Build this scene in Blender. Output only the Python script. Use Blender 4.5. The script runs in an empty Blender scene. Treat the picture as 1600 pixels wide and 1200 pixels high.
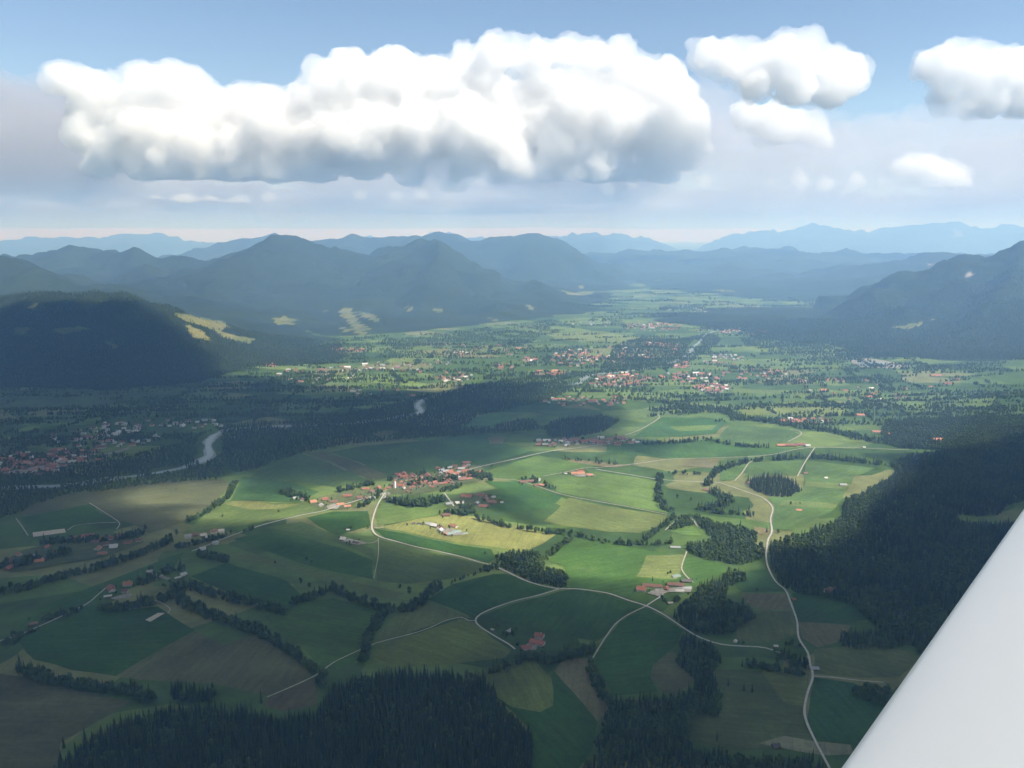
import bpy, bmesh, math, random
import numpy as np
from mathutils import Vector, Matrix

# ------------------------------------------------------------------ camera, sky, sun, exposure
scene = bpy.context.scene
COL = scene.collection
CAM_H = 800.0                      # metres above the valley floor
FPX, CX, CY = 1295.0, 800.0, 600.0 # focal length and centre in 1600x1200 pixels
PITCH = math.radians(10.28)        # the eye looks this far below the horizontal

cam_data = bpy.data.cameras.new('camera')
cam = bpy.data.objects.new('camera', cam_data)
COL.objects.link(cam)
cam.location = (0, 0, CAM_H)
cam.rotation_euler = (math.radians(90) - PITCH, 0, 0)
cam_data.sensor_width = 36.0
cam_data.lens = 36.0 * FPX / 1600.0
cam_data.clip_start = 0.1
cam_data.clip_end = 400000.0
scene.camera = cam

TO_SUN = Vector((0.60, -0.32, 0.88)).normalized()
SUN_EL = math.asin(TO_SUN.z)
world = bpy.data.worlds.new('World')
scene.world = world
world.use_nodes = True
wn = world.node_tree.nodes
wl = world.node_tree.links
bg = wn['Background']
sky = wn.new('ShaderNodeTexSky')
sky.sky_type = 'NISHITA'
sky.sun_disc = False
sky.sun_elevation = SUN_EL
sky.sun_rotation = math.atan2(TO_SUN.x, TO_SUN.y)
sky.altitude = 1400.0
sky.air_density = 1.0
sky.dust_density = 0.1
sky.ozone_density = 1.5
wl.new(sky.outputs['Color'], bg.inputs['Color'])
bg.inputs['Strength'].default_value = 0.082

sun_data = bpy.data.lights.new('sun', 'SUN')
sun_data.energy = 4.4
sun_data.angle = math.radians(0.6)
sun_data.color = (1.0, 0.965, 0.91)
sun = bpy.data.objects.new('sun', sun_data)
COL.objects.link(sun)
sun.rotation_euler = (-TO_SUN).to_track_quat('-Z', 'Y').to_euler()

vs = scene.view_settings
vs.view_transform = 'Standard'
vs.look = 'None'
vs.exposure = 1.02
vs.gamma = 1.0
vs.use_curve_mapping = False
cy = scene.cycles
cy.use_denoising = True
cy.max_bounces = 14
cy.diffuse_bounces = 2
cy.glossy_bounces = 2
cy.transmission_bounces = 2
cy.volume_bounces = 12
cy.transparent_max_bounces = 12
cy.use_adaptive_sampling = True
cy.adaptive_threshold = 0.03
cy.sample_clamp_indirect = 6.0

# ------------------------------------------------------------------ helpers
cp, sp = math.cos(PITCH), math.sin(PITCH)
def ray(px, py):
    """World direction (y forward = 1-ish) of a photograph pixel."""
    u, v = (px - CX) / FPX, (CY - py) / FPX
    return (u, cp + v * sp, -sp + v * cp)
def ground(px, py):
    u, y, z = ray(px, py)
    k = -CAM_H / z
    return (u * k, y * k)
def at_dist(px, py, d):
    u, y, z = ray(px, py)
    k = d / y
    return (u * k, d, CAM_H + z * k)
def gpoly(pts):
    return [ground(*p) for p in pts]

def tag(o, label=None, cat=None, group=None, kind=None):
    if label: o['label'] = label
    if cat: o['category'] = cat
    if group: o['group'] = group
    if kind: o['kind'] = kind
    return o
def link(name, me, mat=None, parent=None):
    o = bpy.data.objects.new(name, me)
    COL.objects.link(o)
    if mat is not None and me is not None and not me.materials: me.materials.append(mat)
    if parent is not None: o.parent = parent
    return o
def mesh_np(name, verts, faces, smooth=False):
    me = bpy.data.meshes.new(name)
    me.from_pydata([tuple(v) for v in verts], [], [tuple(f) for f in faces])
    if smooth: me.polygons.foreach_set('use_smooth', [True] * len(me.polygons))
    me.update()
    return me
def grid_mesh(name, X, Y, Z, keep=None, smooth=True):
    """Heightfield on arrays of shape (m, n); keep masks quads."""
    m, n = X.shape
    co = np.stack([X, Y, Z], -1).reshape(-1, 3).astype(np.float32)
    i = np.arange(m * n).reshape(m, n)
    q = np.stack([i[:-1, :-1], i[:-1, 1:], i[1:, 1:], i[1:, :-1]], -1)
    q = q[keep] if keep is not None else q.reshape(-1, 4)
    used = np.unique(q)
    remap = np.full(m * n, -1, np.int64); remap[used] = np.arange(len(used))
    q = remap[q]; co = co[used]
    me = bpy.data.meshes.new(name)
    me.vertices.add(len(co)); me.vertices.foreach_set('co', co.ravel())
    me.loops.add(q.size); me.loops.foreach_set('vertex_index', q.ravel().astype(np.int32))
    me.polygons.add(len(q))
    me.polygons.foreach_set('loop_start', np.arange(0, q.size, 4, dtype=np.int32))
    me.polygons.foreach_set('use_smooth', np.full(len(q), smooth))
    me.update(calc_edges=True)
    return me, used

# numpy gradient-ish noise
_rng = np.random.RandomState(7)
_perm = _rng.permutation(4096)
_val = _rng.rand(4096) * 2 - 1
def vnoise(x, y):
    xi = np.floor(x).astype(np.int64); yi = np.floor(y).astype(np.int64)
    fx = x - xi; fy = y - yi
    fx = fx * fx * fx * (fx * (fx * 6 - 15) + 10); fy = fy * fy * fy * (fy * (fy * 6 - 15) + 10)
    def h(a, b): return _val[_perm[(_perm[a & 4095] + b) & 4095]]
    return ((h(xi, yi) * (1 - fx) + h(xi + 1, yi) * fx) * (1 - fy)
            + (h(xi, yi + 1) * (1 - fx) + h(xi + 1, yi + 1) * fx) * fy)
def fbm(x, y, oct=4, gain=0.5):
    s = 0; a = 1; t = 0
    for k in range(oct):
        s = s + a * vnoise(x * 2 ** k + 17.3 * k, y * 2 ** k - 9.1 * k); t += a; a *= gain
    return s / t
def ridged(x, y, oct=4):
    s = 0; a = 1; t = 0
    for k in range(oct):
        s = s + a * (1 - 2 * np.abs(vnoise(x * 2 ** k + 31.7 * k, y * 2 ** k + 5.5 * k))); t += a; a *= 0.5
    return s / t
def in_poly(X, Y, poly):
    X = np.asarray(X); Y = np.asarray(Y)
    c = np.zeros(X.shape, bool)
    n = len(poly)
    for i in range(n):
        x1, y1 = poly[i]; x2, y2 = poly[i - 1]
        if y1 == y2: continue
        c ^= ((y1 > Y) != (y2 > Y)) & (X < (x2 - x1) * (Y - y1) / (y2 - y1) + x1)
    return c
def seg_dist(X, Y, pts, vals=None):
    """Distance to a polyline and the value interpolated along it."""
    best = np.full(np.shape(X), 1e12); bv = np.zeros(np.shape(X))
    for i in range(len(pts) - 1):
        ax, ay = pts[i][:2]; bx, by = pts[i + 1][:2]
        dx, dy = bx - ax, by - ay
        t = np.clip(((X - ax) * dx + (Y - ay) * dy) / (dx * dx + dy * dy + 1e-9), 0, 1)
        d = np.hypot(X - ax - t * dx, Y - ay - t * dy)
        if vals is not None:
            v = vals[i] * (1 - t) + vals[i + 1] * t
            bv = np.where(d < best, v, bv)
        best = np.minimum(best, d)
    return best, bv
def project(X, Y, Z):
    """World -> photograph pixel."""
    zc = Z - CAM_H
    f = Y * cp - zc * sp
    return CX + FPX * X / f, CY - FPX * (Y * sp + zc * cp) / f

def mat_new(name):
    m = bpy.data.materials.new(name); m.use_nodes = True
    nt = m.node_tree
    return m, nt, nt.nodes['Principled BSDF'], nt.nodes, nt.links
def plain(name, col, rough=0.85, var=0.12, scale=1.0, bump=0.0, spec=0.2):
    m, nt, b, N, L = mat_new(name)
    tc = N.new('ShaderNodeTexCoord'); nz = N.new('ShaderNodeTexNoise')
    nz.inputs['Scale'].default_value = scale; nz.inputs['Detail'].default_value = 4
    L.new(tc.outputs['Object'], nz.inputs['Vector'])
    rp = N.new('ShaderNodeValToRGB')
    rp.color_ramp.elements[0].position = 0.3; rp.color_ramp.elements[1].position = 0.7
    rp.color_ramp.elements[0].color = tuple(c * (1 - var) for c in col) + (1,)
    rp.color_ramp.elements[1].color = tuple(min(1, c * (1 + var)) for c in col) + (1,)
    L.new(nz.outputs['Fac'], rp.inputs['Fac']); L.new(rp.outputs['Color'], b.inputs['Base Color'])
    b.inputs['Roughness'].default_value = rough
    b.inputs['Specular IOR Level'].default_value = spec
    if bump:
        bp = N.new('ShaderNodeBump'); bp.inputs['Distance'].default_value = bump
        L.new(nz.outputs['Fac'], bp.inputs['Height']); L.new(bp.outputs['Normal'], b.inputs['Normal'])
    return m

# ------------------------------------------------------------------ materials of the land
def field_mat(name):
    """Grass or crop: the object's own colour, mottled, with faint mowing lines."""
    m, nt, b, N, L = mat_new(name)
    oi = N.new('ShaderNodeObjectInfo'); geo = N.new('ShaderNodeNewGeometry')
    mp = N.new('ShaderNodeMapping'); mp.vector_type = 'POINT'
    rot = N.new('ShaderNodeMath'); rot.operation = 'MULTIPLY'; rot.inputs[1].default_value = 3.1
    cx = N.new('ShaderNodeCombineXYZ')
    L.new(oi.outputs['Random'], rot.inputs[0]); L.new(rot.outputs[0], cx.inputs['Z'])
    L.new(geo.outputs['Position'], mp.inputs['Vector']); L.new(cx.outputs[0], mp.inputs['Rotation'])
    def noise(scale, det, vec, rough=0.55):
        n = N.new('ShaderNodeTexNoise'); n.inputs['Scale'].default_value = scale
        n.inputs['Detail'].default_value = det; n.inputs['Roughness'].default_value = rough
        L.new(vec, n.inputs['Vector']); return n.outputs['Fac']
    st = N.new('ShaderNodeMapping'); st.inputs['Scale'].default_value = (0.012, 0.11, 0.1)
    L.new(mp.outputs[0], st.inputs['Vector'])
    f1 = noise(0.006, 5, geo.outputs['Position']); f2 = noise(1.0, 3, st.outputs[0]); f3 = noise(0.09, 4, geo.outputs['Position'], .7)
    def ramp(src, lo, hi, p0=.3, p1=.7):
        r = N.new('ShaderNodeMapRange'); r.inputs['From Min'].default_value = p0; r.inputs['From Max'].default_value = p1
        r.inputs['To Min'].default_value = lo; r.inputs['To Max'].default_value = hi
        L.new(src, r.inputs['Value']); return r.outputs[0]
    m1 = N.new('ShaderNodeMath'); m1.operation = 'MULTIPLY'; L.new(ramp(f1, .70, 1.30), m1.inputs[0]); L.new(ramp(f2, .84, 1.16), m1.inputs[1])
    m2 = N.new('ShaderNodeMath'); m2.operation = 'MULTIPLY'; L.new(m1.outputs[0], m2.inputs[0]); L.new(ramp(f3, .82, 1.18), m2.inputs[1])
    fs = N.new('ShaderNodeMapping'); fs.inputs['Scale'].default_value = (0.006, 0.42, 0.1); L.new(mp.outputs[0], fs.inputs['Vector'])
    m3 = N.new('ShaderNodeMath'); m3.operation = 'MULTIPLY'; L.new(m2.outputs[0], m3.inputs[0]); L.new(ramp(noise(1.0, 2, fs.outputs[0]), .9, 1.1), m3.inputs[1])
    vm = N.new('ShaderNodeVectorMath'); vm.operation = 'SCALE'
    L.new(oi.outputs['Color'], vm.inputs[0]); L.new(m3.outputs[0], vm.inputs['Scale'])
    # drier, yellower patches
    mix = N.new('ShaderNodeMix'); mix.data_type = 'RGBA'; mix.blend_type = 'MIX'
    f4 = noise(0.011, 6, mp.outputs[0], .65)
    L.new(ramp(f4, 0, .42, .5, .78), mix.inputs['Factor'])
    L.new(vm.outputs[0], mix.inputs['A'])
    hs = N.new('ShaderNodeHueSaturation'); hs.inputs['Hue'].default_value = .465; hs.inputs['Saturation'].default_value = .85; hs.inputs['Value'].default_value = 1.45
    L.new(vm.outputs[0], hs.inputs['Color']); L.new(hs.outputs[0], mix.inputs['B'])
    L.new(mix.outputs['Result'], b.inputs['Base Color'])
    b.inputs['Roughness'].default_value = 0.95; b.inputs['Specular IOR Level'].default_value = 0.1
    bp = N.new('ShaderNodeBump'); bp.inputs['Distance'].default_value = 3.0; bp.inputs['Strength'].default_value = .5
    L.new(f3, bp.inputs['Height']); L.new(bp.outputs['Normal'], b.inputs['Normal'])
    return m
M_field = field_mat('meadow')

def valley_mat():
    """Valley floor: irregular strips of meadow in several greens."""
    m, nt, b, N, L = mat_new('valley_meadows')
    geo = N.new('ShaderNodeNewGeometry')
    mp = N.new('ShaderNodeMapping'); mp.inputs['Scale'].default_value = (0.0035, 0.0050, 1); mp.inputs['Rotation'].default_value = (0, 0, .25)
    L.new(geo.outputs['Position'], mp.inputs['Vector'])
    wz = N.new('ShaderNodeTexNoise'); wz.inputs['Scale'].default_value = .9; wz.inputs['Detail'].default_value = 2
    L.new(mp.outputs[0], wz.inputs['Vector'])
    ad = N.new('ShaderNodeMix'); ad.data_type = 'RGBA'; ad.blend_type = 'ADD'; ad.inputs['Factor'].default_value = .35
    L.new(mp.outputs[0], ad.inputs['A']); L.new(wz.outputs['Color'], ad.inputs['B'])
    vo = N.new('ShaderNodeTexVoronoi'); vo.inputs['Scale'].default_value = 1.0; vo.inputs['Randomness'].default_value = .9
    L.new(ad.outputs['Result'], vo.inputs['Vector'])
    sep = N.new('ShaderNodeSeparateColor'); L.new(vo.outputs['Color'], sep.inputs[0])
    rp = N.new('ShaderNodeValToRGB'); rp.color_ramp.interpolation = 'CONSTANT'
    cols = [(.046,.084,.024), (.070,.116,.032), (.034,.066,.020), (.105,.150,.044), (.052,.090,.026), (.125,.138,.058), (.042,.078,.022), (.080,.122,.038)]
    e = rp.color_ramp.elements
    while len(e) < len(cols): e.new(0.5)
    for i, c in enumerate(cols): e[i].position = i / len(cols); e[i].color = c + (1,)
    L.new(sep.outputs[0], rp.inputs['Fac'])
    nz = N.new('ShaderNodeTexNoise'); nz.inputs['Scale'].default_value = .012; nz.inputs['Detail'].default_value = 7; nz.inputs['Roughness'].default_value = .65
    L.new(geo.outputs['Position'], nz.inputs['Vector'])
    mr = N.new('ShaderNodeMapRange'); mr.inputs['From Min'].default_value = .3; mr.inputs['From Max'].default_value = .7
    mr.inputs['To Min'].default_value = .65; mr.inputs['To Max'].default_value = 1.35; L.new(nz.outputs['Fac'], mr.inputs[0])
    vm = N.new('ShaderNodeVectorMath'); vm.operation = 'SCALE'; L.new(rp.outputs['Color'], vm.inputs[0]); L.new(mr.outputs[0], vm.inputs['Scale'])
    L.new(vm.outputs[0], b.inputs['Base Color'])
    b.inputs['Roughness'].default_value = .95; b.inputs['Specular IOR Level'].default_value = .1
    return m
M_valley = valley_mat()

def mountain_mat():
    """Forested slopes with clearings where the mesh attribute 'meadow' says so."""
    m, nt, b, N, L = mat_new('mountain_forest')
    geo = N.new('ShaderNodeNewGeometry')
    def noise(sc, det, rough=.6):
        n = N.new('ShaderNodeTexNoise'); n.inputs['Scale'].default_value = sc; n.inputs['Detail'].default_value = det; n.inputs['Roughness'].default_value = rough
        L.new(geo.outputs['Position'], n.inputs['Vector']); return n.outputs['Fac']
    big, fine = noise(.0012, 8, .62), noise(.03, 5, .75)
    rp = N.new('ShaderNodeValToRGB')
    e = rp.color_ramp.elements; e[0].position = .32; e[1].position = .72
    e[0].color = (.006, .013, .010, 1); e[1].color = (.036, .054, .024, 1)
    mx = N.new('ShaderNodeMath'); mx.operation = 'MULTIPLY_ADD'; mx.inputs[1].default_value = .55; L.new(fine, mx.inputs[0])
    ml = N.new('ShaderNodeMath'); ml.operation = 'MULTIPLY'; ml.inputs[1].default_value = .5; L.new(big, ml.inputs[0]); L.new(ml.outputs[0], mx.inputs[2])
    L.new(mx.outputs[0], rp.inputs['Fac'])
    at = N.new('ShaderNodeAttribute'); at.attribute_name = 'meadow'
    rk = N.new('ShaderNodeAttribute'); rk.attribute_name = 'rock'
    grass = N.new('ShaderNodeValToRGB'); g = grass.color_ramp.elements
    g[0].color = (.075, .105, .036, 1); g[1].color = (.17, .165, .07, 1); g[0].position = .35; g[1].position = .68
    L.new(noise(.004, 4), grass.inputs['Fac'])
    # ragged edge of the clearings
    th = N.new('ShaderNodeMath'); th.operation = 'ADD'; L.new(at.outputs['Fac'], th.inputs[0])
    fz = N.new('ShaderNodeMath'); fz.operation = 'MULTIPLY_ADD'; fz.inputs[1].default_value = 1.1; fz.inputs[2].default_value = -.55
    L.new(noise(.018, 5, .7), fz.inputs[0]); L.new(fz.outputs[0], th.inputs[1])
    gt = N.new('ShaderNodeMapRange'); gt.inputs['From Min'].default_value = .46; gt.inputs['From Max'].default_value = .56; L.new(th.outputs[0], gt.inputs[0])
    mix = N.new('ShaderNodeMix'); mix.data_type = 'RGBA'
    L.new(gt.outputs[0], mix.inputs['Factor']); L.new(rp.outputs[0], mix.inputs['A']); L.new(grass.outputs[0], mix.inputs['B'])
    mix2 = N.new('ShaderNodeMix'); mix2.data_type = 'RGBA'; mix2.inputs['B'].default_value = (.30, .28, .26, 1)
    L.new(rk.outputs['Fac'], mix2.inputs['Factor']); L.new(mix.outputs['Result'], mix2.inputs['A'])
    L.new(mix2.outputs['Result'], b.inputs['Base Color'])
    b.inputs['Roughness'].default_value = .95; b.inputs['Specular IOR Level'].default_value = .05
    bp = N.new('ShaderNodeBump'); bp.inputs['Distance'].default_value = 18; L.new(fine, bp.inputs['Height']); L.new(bp.outputs['Normal'], b.inputs['Normal'])
    return m
M_mountain = mountain_mat()
M_road = plain('gravel_asphalt', (.33, .325, .30), .9, .15, .15)
M_track = plain('gravel_track', (.30, .285, .24), .95, .2, .2)
M_yard = plain('pale_gravel', (.20, .19, .165), .9, .3, .12)
M_sand = plain('sand', (.36, .33, .27), .9, .1, .1)
M_gravelbar = plain('river_gravel', (.20, .21, .205), .9, .35, .03)
def water_mat():
    m, nt, b, N, L = mat_new('river_water')
    b.inputs['Base Color'].default_value = (.12, .17, .17, 1); b.inputs['Roughness'].default_value = .3; b.inputs['Specular IOR Level'].default_value = .25
    geo = N.new('ShaderNodeNewGeometry'); nz = N.new('ShaderNodeTexNoise'); nz.inputs['Scale'].default_value = .25; nz.inputs['Detail'].default_value = 4
    L.new(geo.outputs['Position'], nz.inputs['Vector'])
    bp = N.new('ShaderNodeBump'); bp.inputs['Distance'].default_value = .5; bp.inputs['Strength'].default_value = .4
    L.new(nz.outputs['Fac'], bp.inputs['Height']); L.new(bp.outputs['Normal'], b.inputs['Normal'])
    return m
M_water = water_mat()

# ------------------------------------------------------------------ valley floor
gx = np.concatenate([np.linspace(-60000, -6000, 28)[:-1], np.linspace(-6000, 6000, 61), np.linspace(6000, 60000, 28)[1:]])
gy = np.concatenate([np.linspace(-12000, 0, 8)[:-1], np.linspace(0, 12000, 61), np.linspace(12000, 80000, 30)[1:]])
X, Y = np.meshgrid(gx, gy)
me, _ = grid_mesh('ground', X, Y, X * 0)
tag(link('ground', me, M_valley), 'wide flat valley floor patched with green meadows', kind='structure')

# ------------------------------------------------------------------ mountains: heightfields hung on ridge lines
MEADOWS = [[(268,488),(300,492),(330,503),(352,512),(345,520),(310,508),(285,500)], [(310,495),(345,502),(362,512),(340,512)], [(290,505),(320,520),(330,532),(300,528)],
    [(335,515),(370,525),(400,530),(390,538),(350,528)], [(425,498),(445,494),(465,500),(455,508),(430,506)], [(530,480),(548,482),(560,500),(572,522),(562,526),(545,505),(532,492)],
    [(556,486),(580,490),(598,500),(590,504),(570,496)], [(500,485),(515,484),(512,490)], [(560,506),(575,510),(580,520),(572,516)], [(530,508),(545,515),(548,522),(535,518)],
    [(672,484),(690,482),(686,490)], [(690,515),(710,513),(722,516),(715,522),(695,521)], [(760,495),(778,500),(775,504)], [(785,512),(820,515),(825,522),(790,516)], [(760,512),(785,520),(780,530),(762,524)],
    [(630,480),(650,478),(640,486)], [(875,452),(895,458),(910,455),(930,456),(915,462),(890,461)], [(900,445),(915,448),(905,452)], [(820,475),(838,480),(830,484)],
    [(970,462),(998,461),(1003,470),(990,476),(972,470)], [(1115,452),(1150,453),(1148,456),(1118,455)], [(1015,437),(1030,437),(1028,440)],
    [(1395,512),(1440,503),(1475,492),(1455,500),(1420,515)], [(60,470),(40,480),(55,486)], [(80,515),(130,508),(140,514),(95,522)], [(20,510),(45,512),(40,525),(22,522)], [(165,530),(185,540),(180,546),(165,538)]]
ROCKS = [[(1508,428),(1520,428),(1518,434)], [(1492,362),(1504,362),(1500,370)], [(1535,430),(1545,428),(1540,434)], [(1450,411),(1457,411),(1455,415)]]
def mountain(label, ridge, width, step, rough=1.0, spurs=(), power=1.15, pad=None, seed=0.0, front=1.0):
    """ridge: (px, py, distance) of the skyline; the flanks fall away over 'width' metres, broken into spurs and gullies."""
    lines = [[at_dist(*p) for p in ridge]] + [[at_dist(*p) for p in s] for s in spurs]
    allp = np.array([p for l in lines for p in l])
    W = width * 1.25
    xs = np.arange(allp[:, 0].min() - W, allp[:, 0].max() + W, step)
    ys = np.arange(allp[:, 1].min() - W, allp[:, 1].max() + W, step)
    X, Y = np.meshgrid(xs, ys)
    H = np.full(X.shape, -1e9)
    q = width * .55
    wx = X + q * .35 * fbm(X / q + seed, Y / q, 4); wy = Y + q * .35 * fbm(X / q + 40, Y / q + seed, 4)
    r = ridged(X / (width * .45) + seed, Y / (width * .45), 5)
    for k, l in enumerate(lines):
        z = [p[2] for p in l]
        d0, v0 = seg_dist(X, Y, l, z)
        d1, v1 = seg_dist(wx, wy, l, z)
        t = np.clip(d0 / (width * .25), 0, 1)
        d = d0 * (1 - t) + d1 * t; v = v0 * (1 - t) + v1 * t
        w = width if k == 0 else width * .62
        u = np.clip(d / w * (1 - .20 * r * t), 0, 3)
        hh = np.where(u < 1, np.maximum(v, 0) * (1 - np.minimum(u, 1)) ** power, -(u - 1) * 320)
        H = np.maximum(H, hh)
    H = H + rough * (fbm(X / 420 + seed, Y / 420, 5) * 110 + ridged(X / 1000 + seed, Y / 1000, 5) * 110 + fbm(X / 60, Y / 60 + seed, 2) * 8) * np.clip(H / 200, 0, 1) - 12
    H = np.clip(H, -40, 1480)
    keep = (np.maximum.reduce([H[:-1, :-1], H[1:, :-1], H[:-1, 1:], H[1:, 1:]]) > -25)
    me, used = grid_mesh('mountain', X, Y, H, keep)
    PX, PY = project(X.ravel()[used], Y.ravel()[used], H.ravel()[used])
    def attr(nm, polys):
        a = np.zeros(len(used), np.float32)
        for p in polys: a[in_poly(PX, PY, p)] = 1
        t = me.attributes.new(nm, 'FLOAT', 'POINT'); t.data.foreach_set('value', a)
    attr('meadow', MEADOWS); attr('rock', ROCKS)
    o = link('mountain', me, M_mountain)
    tag(o, label, kind='structure')
    return X, Y, H
HILL = mountain('dark forested hill at the left edge with a shaded flank', [(-260,440,6400),(-120,455,6100),(0,468,5900),(80,462,5800),(150,462,5750),(230,474,5700),(275,490,5650),(330,513,5600),(385,535,5500),(430,552,5450)], 1150, 22, .55, spurs=[[(80,462,5800),(60,520,5200),(30,570,4750)], [(230,474,5700),(215,530,5150),(200,575,4700)]], seed=3.1, power=1.1)
mountain('rounded grey hill behind the left edge hill', [(-500,380,8600),(-150,395,8400),(0,408,8200),(60,424,8000),(110,440,7800),(160,456,7500),(210,470,7300)], 1900, 45, .8, seed=8.0)
mountain('long blue wooded ridge with several rounded summits', [(-700,410,12500),(-300,412,12000),(-60,410,11500),(40,401,11200),(110,390,11000),(132,392,11000),(165,404,10900),(207,394,10800),(240,402,10700),(270,406,10600),(330,402,10500),(385,386,10400),(430,375,10300),(480,382,10300),(520,395,10300),(570,405,10200),(640,420,10000)],
    2300, 55, 1.0, spurs=[[(430,375,10300),(400,420,9300),(360,470,8200)], [(207,394,10800),(230,420,9800),(250,455,8600)], [(520,395,10300),(560,430,9300),(590,480,8200)]], seed=1.7, power=1.25)
mountain('broad dark spur falling towards the town in the valley', [(560,404,10800),(600,394,10600),(650,383,10400),(690,380,10300),(730,400,10200),(780,420,10100),(830,440,10000),(890,462,9900),(950,482,9700)],
    1900, 50, 1.0, spurs=[[(690,380,10300),(680,430,9200),(660,490,8000)], [(780,420,10100),(780,460,9100),(790,500,8200)]], seed=5.2, power=1.25)
mountain('second blue ridge standing behind the broad spur', [(440,392,14500),(500,381,14500),(520,374,14500),(600,372,14500),(640,376,14400),(700,372,14300),(740,374,14200),(790,376,14100),(832,371,14000),(870,379,13900),(920,400,13700),(955,425,13500),(1000,452,13200),(1030,466,13000)],
    2800, 80, 1.0, spurs=[[(832,371,14000),(850,420,12800),(880,455,11600)]], seed=9.4)
mountain('pale pointed summit peeping over the left ridge', [(240,404,17000),(290,399,17000),(340,386,17000),(400,374,17000),(428,368,17000),(450,378,17000),(490,392,17000)], 2600, 110, 1.0, seed=2.2)
mountain('wide hazy mountain flank closing the valley', [(900,420,19000),(930,405,19000),(980,391,19000),(1040,396,18800),(1100,398,18600),(1200,388,18400),(1300,395,18000),(1400,400,17800),(1500,404,17500),(1700,400,17000),(1950,390,17000)], 5200, 120, 1.0, seed=6.6)
mountain('mid blue shoulder behind the right hand mountain', [(1270,432,12800),(1330,418,12600),(1400,408,12500),(1480,399,12400),(1560,400,12300),(1700,392,12200),(1900,385,12000)], 2700, 80, 1.0, seed=4.9)
RIGHT = mountain('steep dark blue mountain at the right edge', [(2000,330,8600),(1800,345,8300),(1700,358,8100),(1600,389,7900),(1580,400,7850),(1545,402,7800),(1500,420,7750),(1460,434,7700),(1430,449,7650),(1400,460,7600),(1350,468,7600),(1300,480,7700),(1262,489,7800)],
    1650, 36, 1.1, spurs=[[(1600,389,7900),(1560,470,6700),(1500,530,5900)], [(1500,420,7750),(1440,475,7000),(1390,512,6500)], [(1800,345,8300),(1720,470,6500),(1660,540,5700)]], seed=7.3, power=1.15)
mountain('very faint distant range on the left horizon', [(-500,372,34000),(-200,380,34000),(0,386,34000),(60,372,34000),(130,379,34000),(200,374,34000),(240,371,34000),(300,379,34000),(350,386,34000),(520,380,34000),(680,371,34000),(700,367,34000),(720,374,34000),(800,384,34000)], 5500, 260, 2.2, seed=11.0)
mountain('very faint distant high range on the right horizon', [(800,384,36000),(870,372,36000),(930,366,36000),(1000,374,36000),(1060,392,36000),(1110,392,36000),(1135,379,36000),(1170,366,36000),(1230,361,36000),(1270,352,36000),(1310,363,36000),(1380,363,36000),(1440,355,36000),(1480,351,36000),(1530,357,36000),(1600,359,36000),(1900,350,36000),(2300,360,36000)], 6500, 260, 2.2, seed=12.0)

# ------------------------------------------------------------------ fields
LAYER = [0]
def sheet(name, pts, z, mat, label=None, color=None, px=True, wobble=True):
    P = gpoly(pts) if px else pts
    # a real field edge is not ruler straight: subdivide and wobble it a little
    Q = []
    for i in range(len(P)):
        a, b = P[i], P[(i + 1) % len(P)]
        n = max(1, int(math.dist(a, b) / 35)) if wobble else 1
        for k in range(n):
            t = k / n; Q.append((a[0] + (b[0] - a[0]) * t, a[1] + (b[1] - a[1]) * t))
    if wobble:
        A = np.array(Q); A = A + np.stack([fbm(A[:, 0] / 70, A[:, 1] / 70, 2), fbm(A[:, 0] / 70 + 50, A[:, 1] / 70, 2)], -1) * 5
        Q = [tuple(q) for q in A]
    bm = bmesh.new()
    f = bm.faces.new([bm.verts.new((x, y, z)) for x, y in Q])
    bmesh.ops.recalc_face_normals(bm, faces=[f])
    if f.normal.z < 0: f.normal_flip()
    bmesh.ops.triangulate(bm, faces=[f])
    me = bpy.data.meshes.new(name); bm.to_mesh(me); bm.free()
    o = link(name, me, mat)
    if color: o.color = tuple(color) + (1,)
    tag(o, label, kind='structure')
    return o
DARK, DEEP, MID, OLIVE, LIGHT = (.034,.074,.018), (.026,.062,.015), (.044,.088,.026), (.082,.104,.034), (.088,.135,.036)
BROWN, TAN, YELLOW, GREY, PALE = (.076,.080,.042), (.20,.17,.10), (.165,.166,.056), (.13,.13,.09), (.11,.14,.045)
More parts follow.
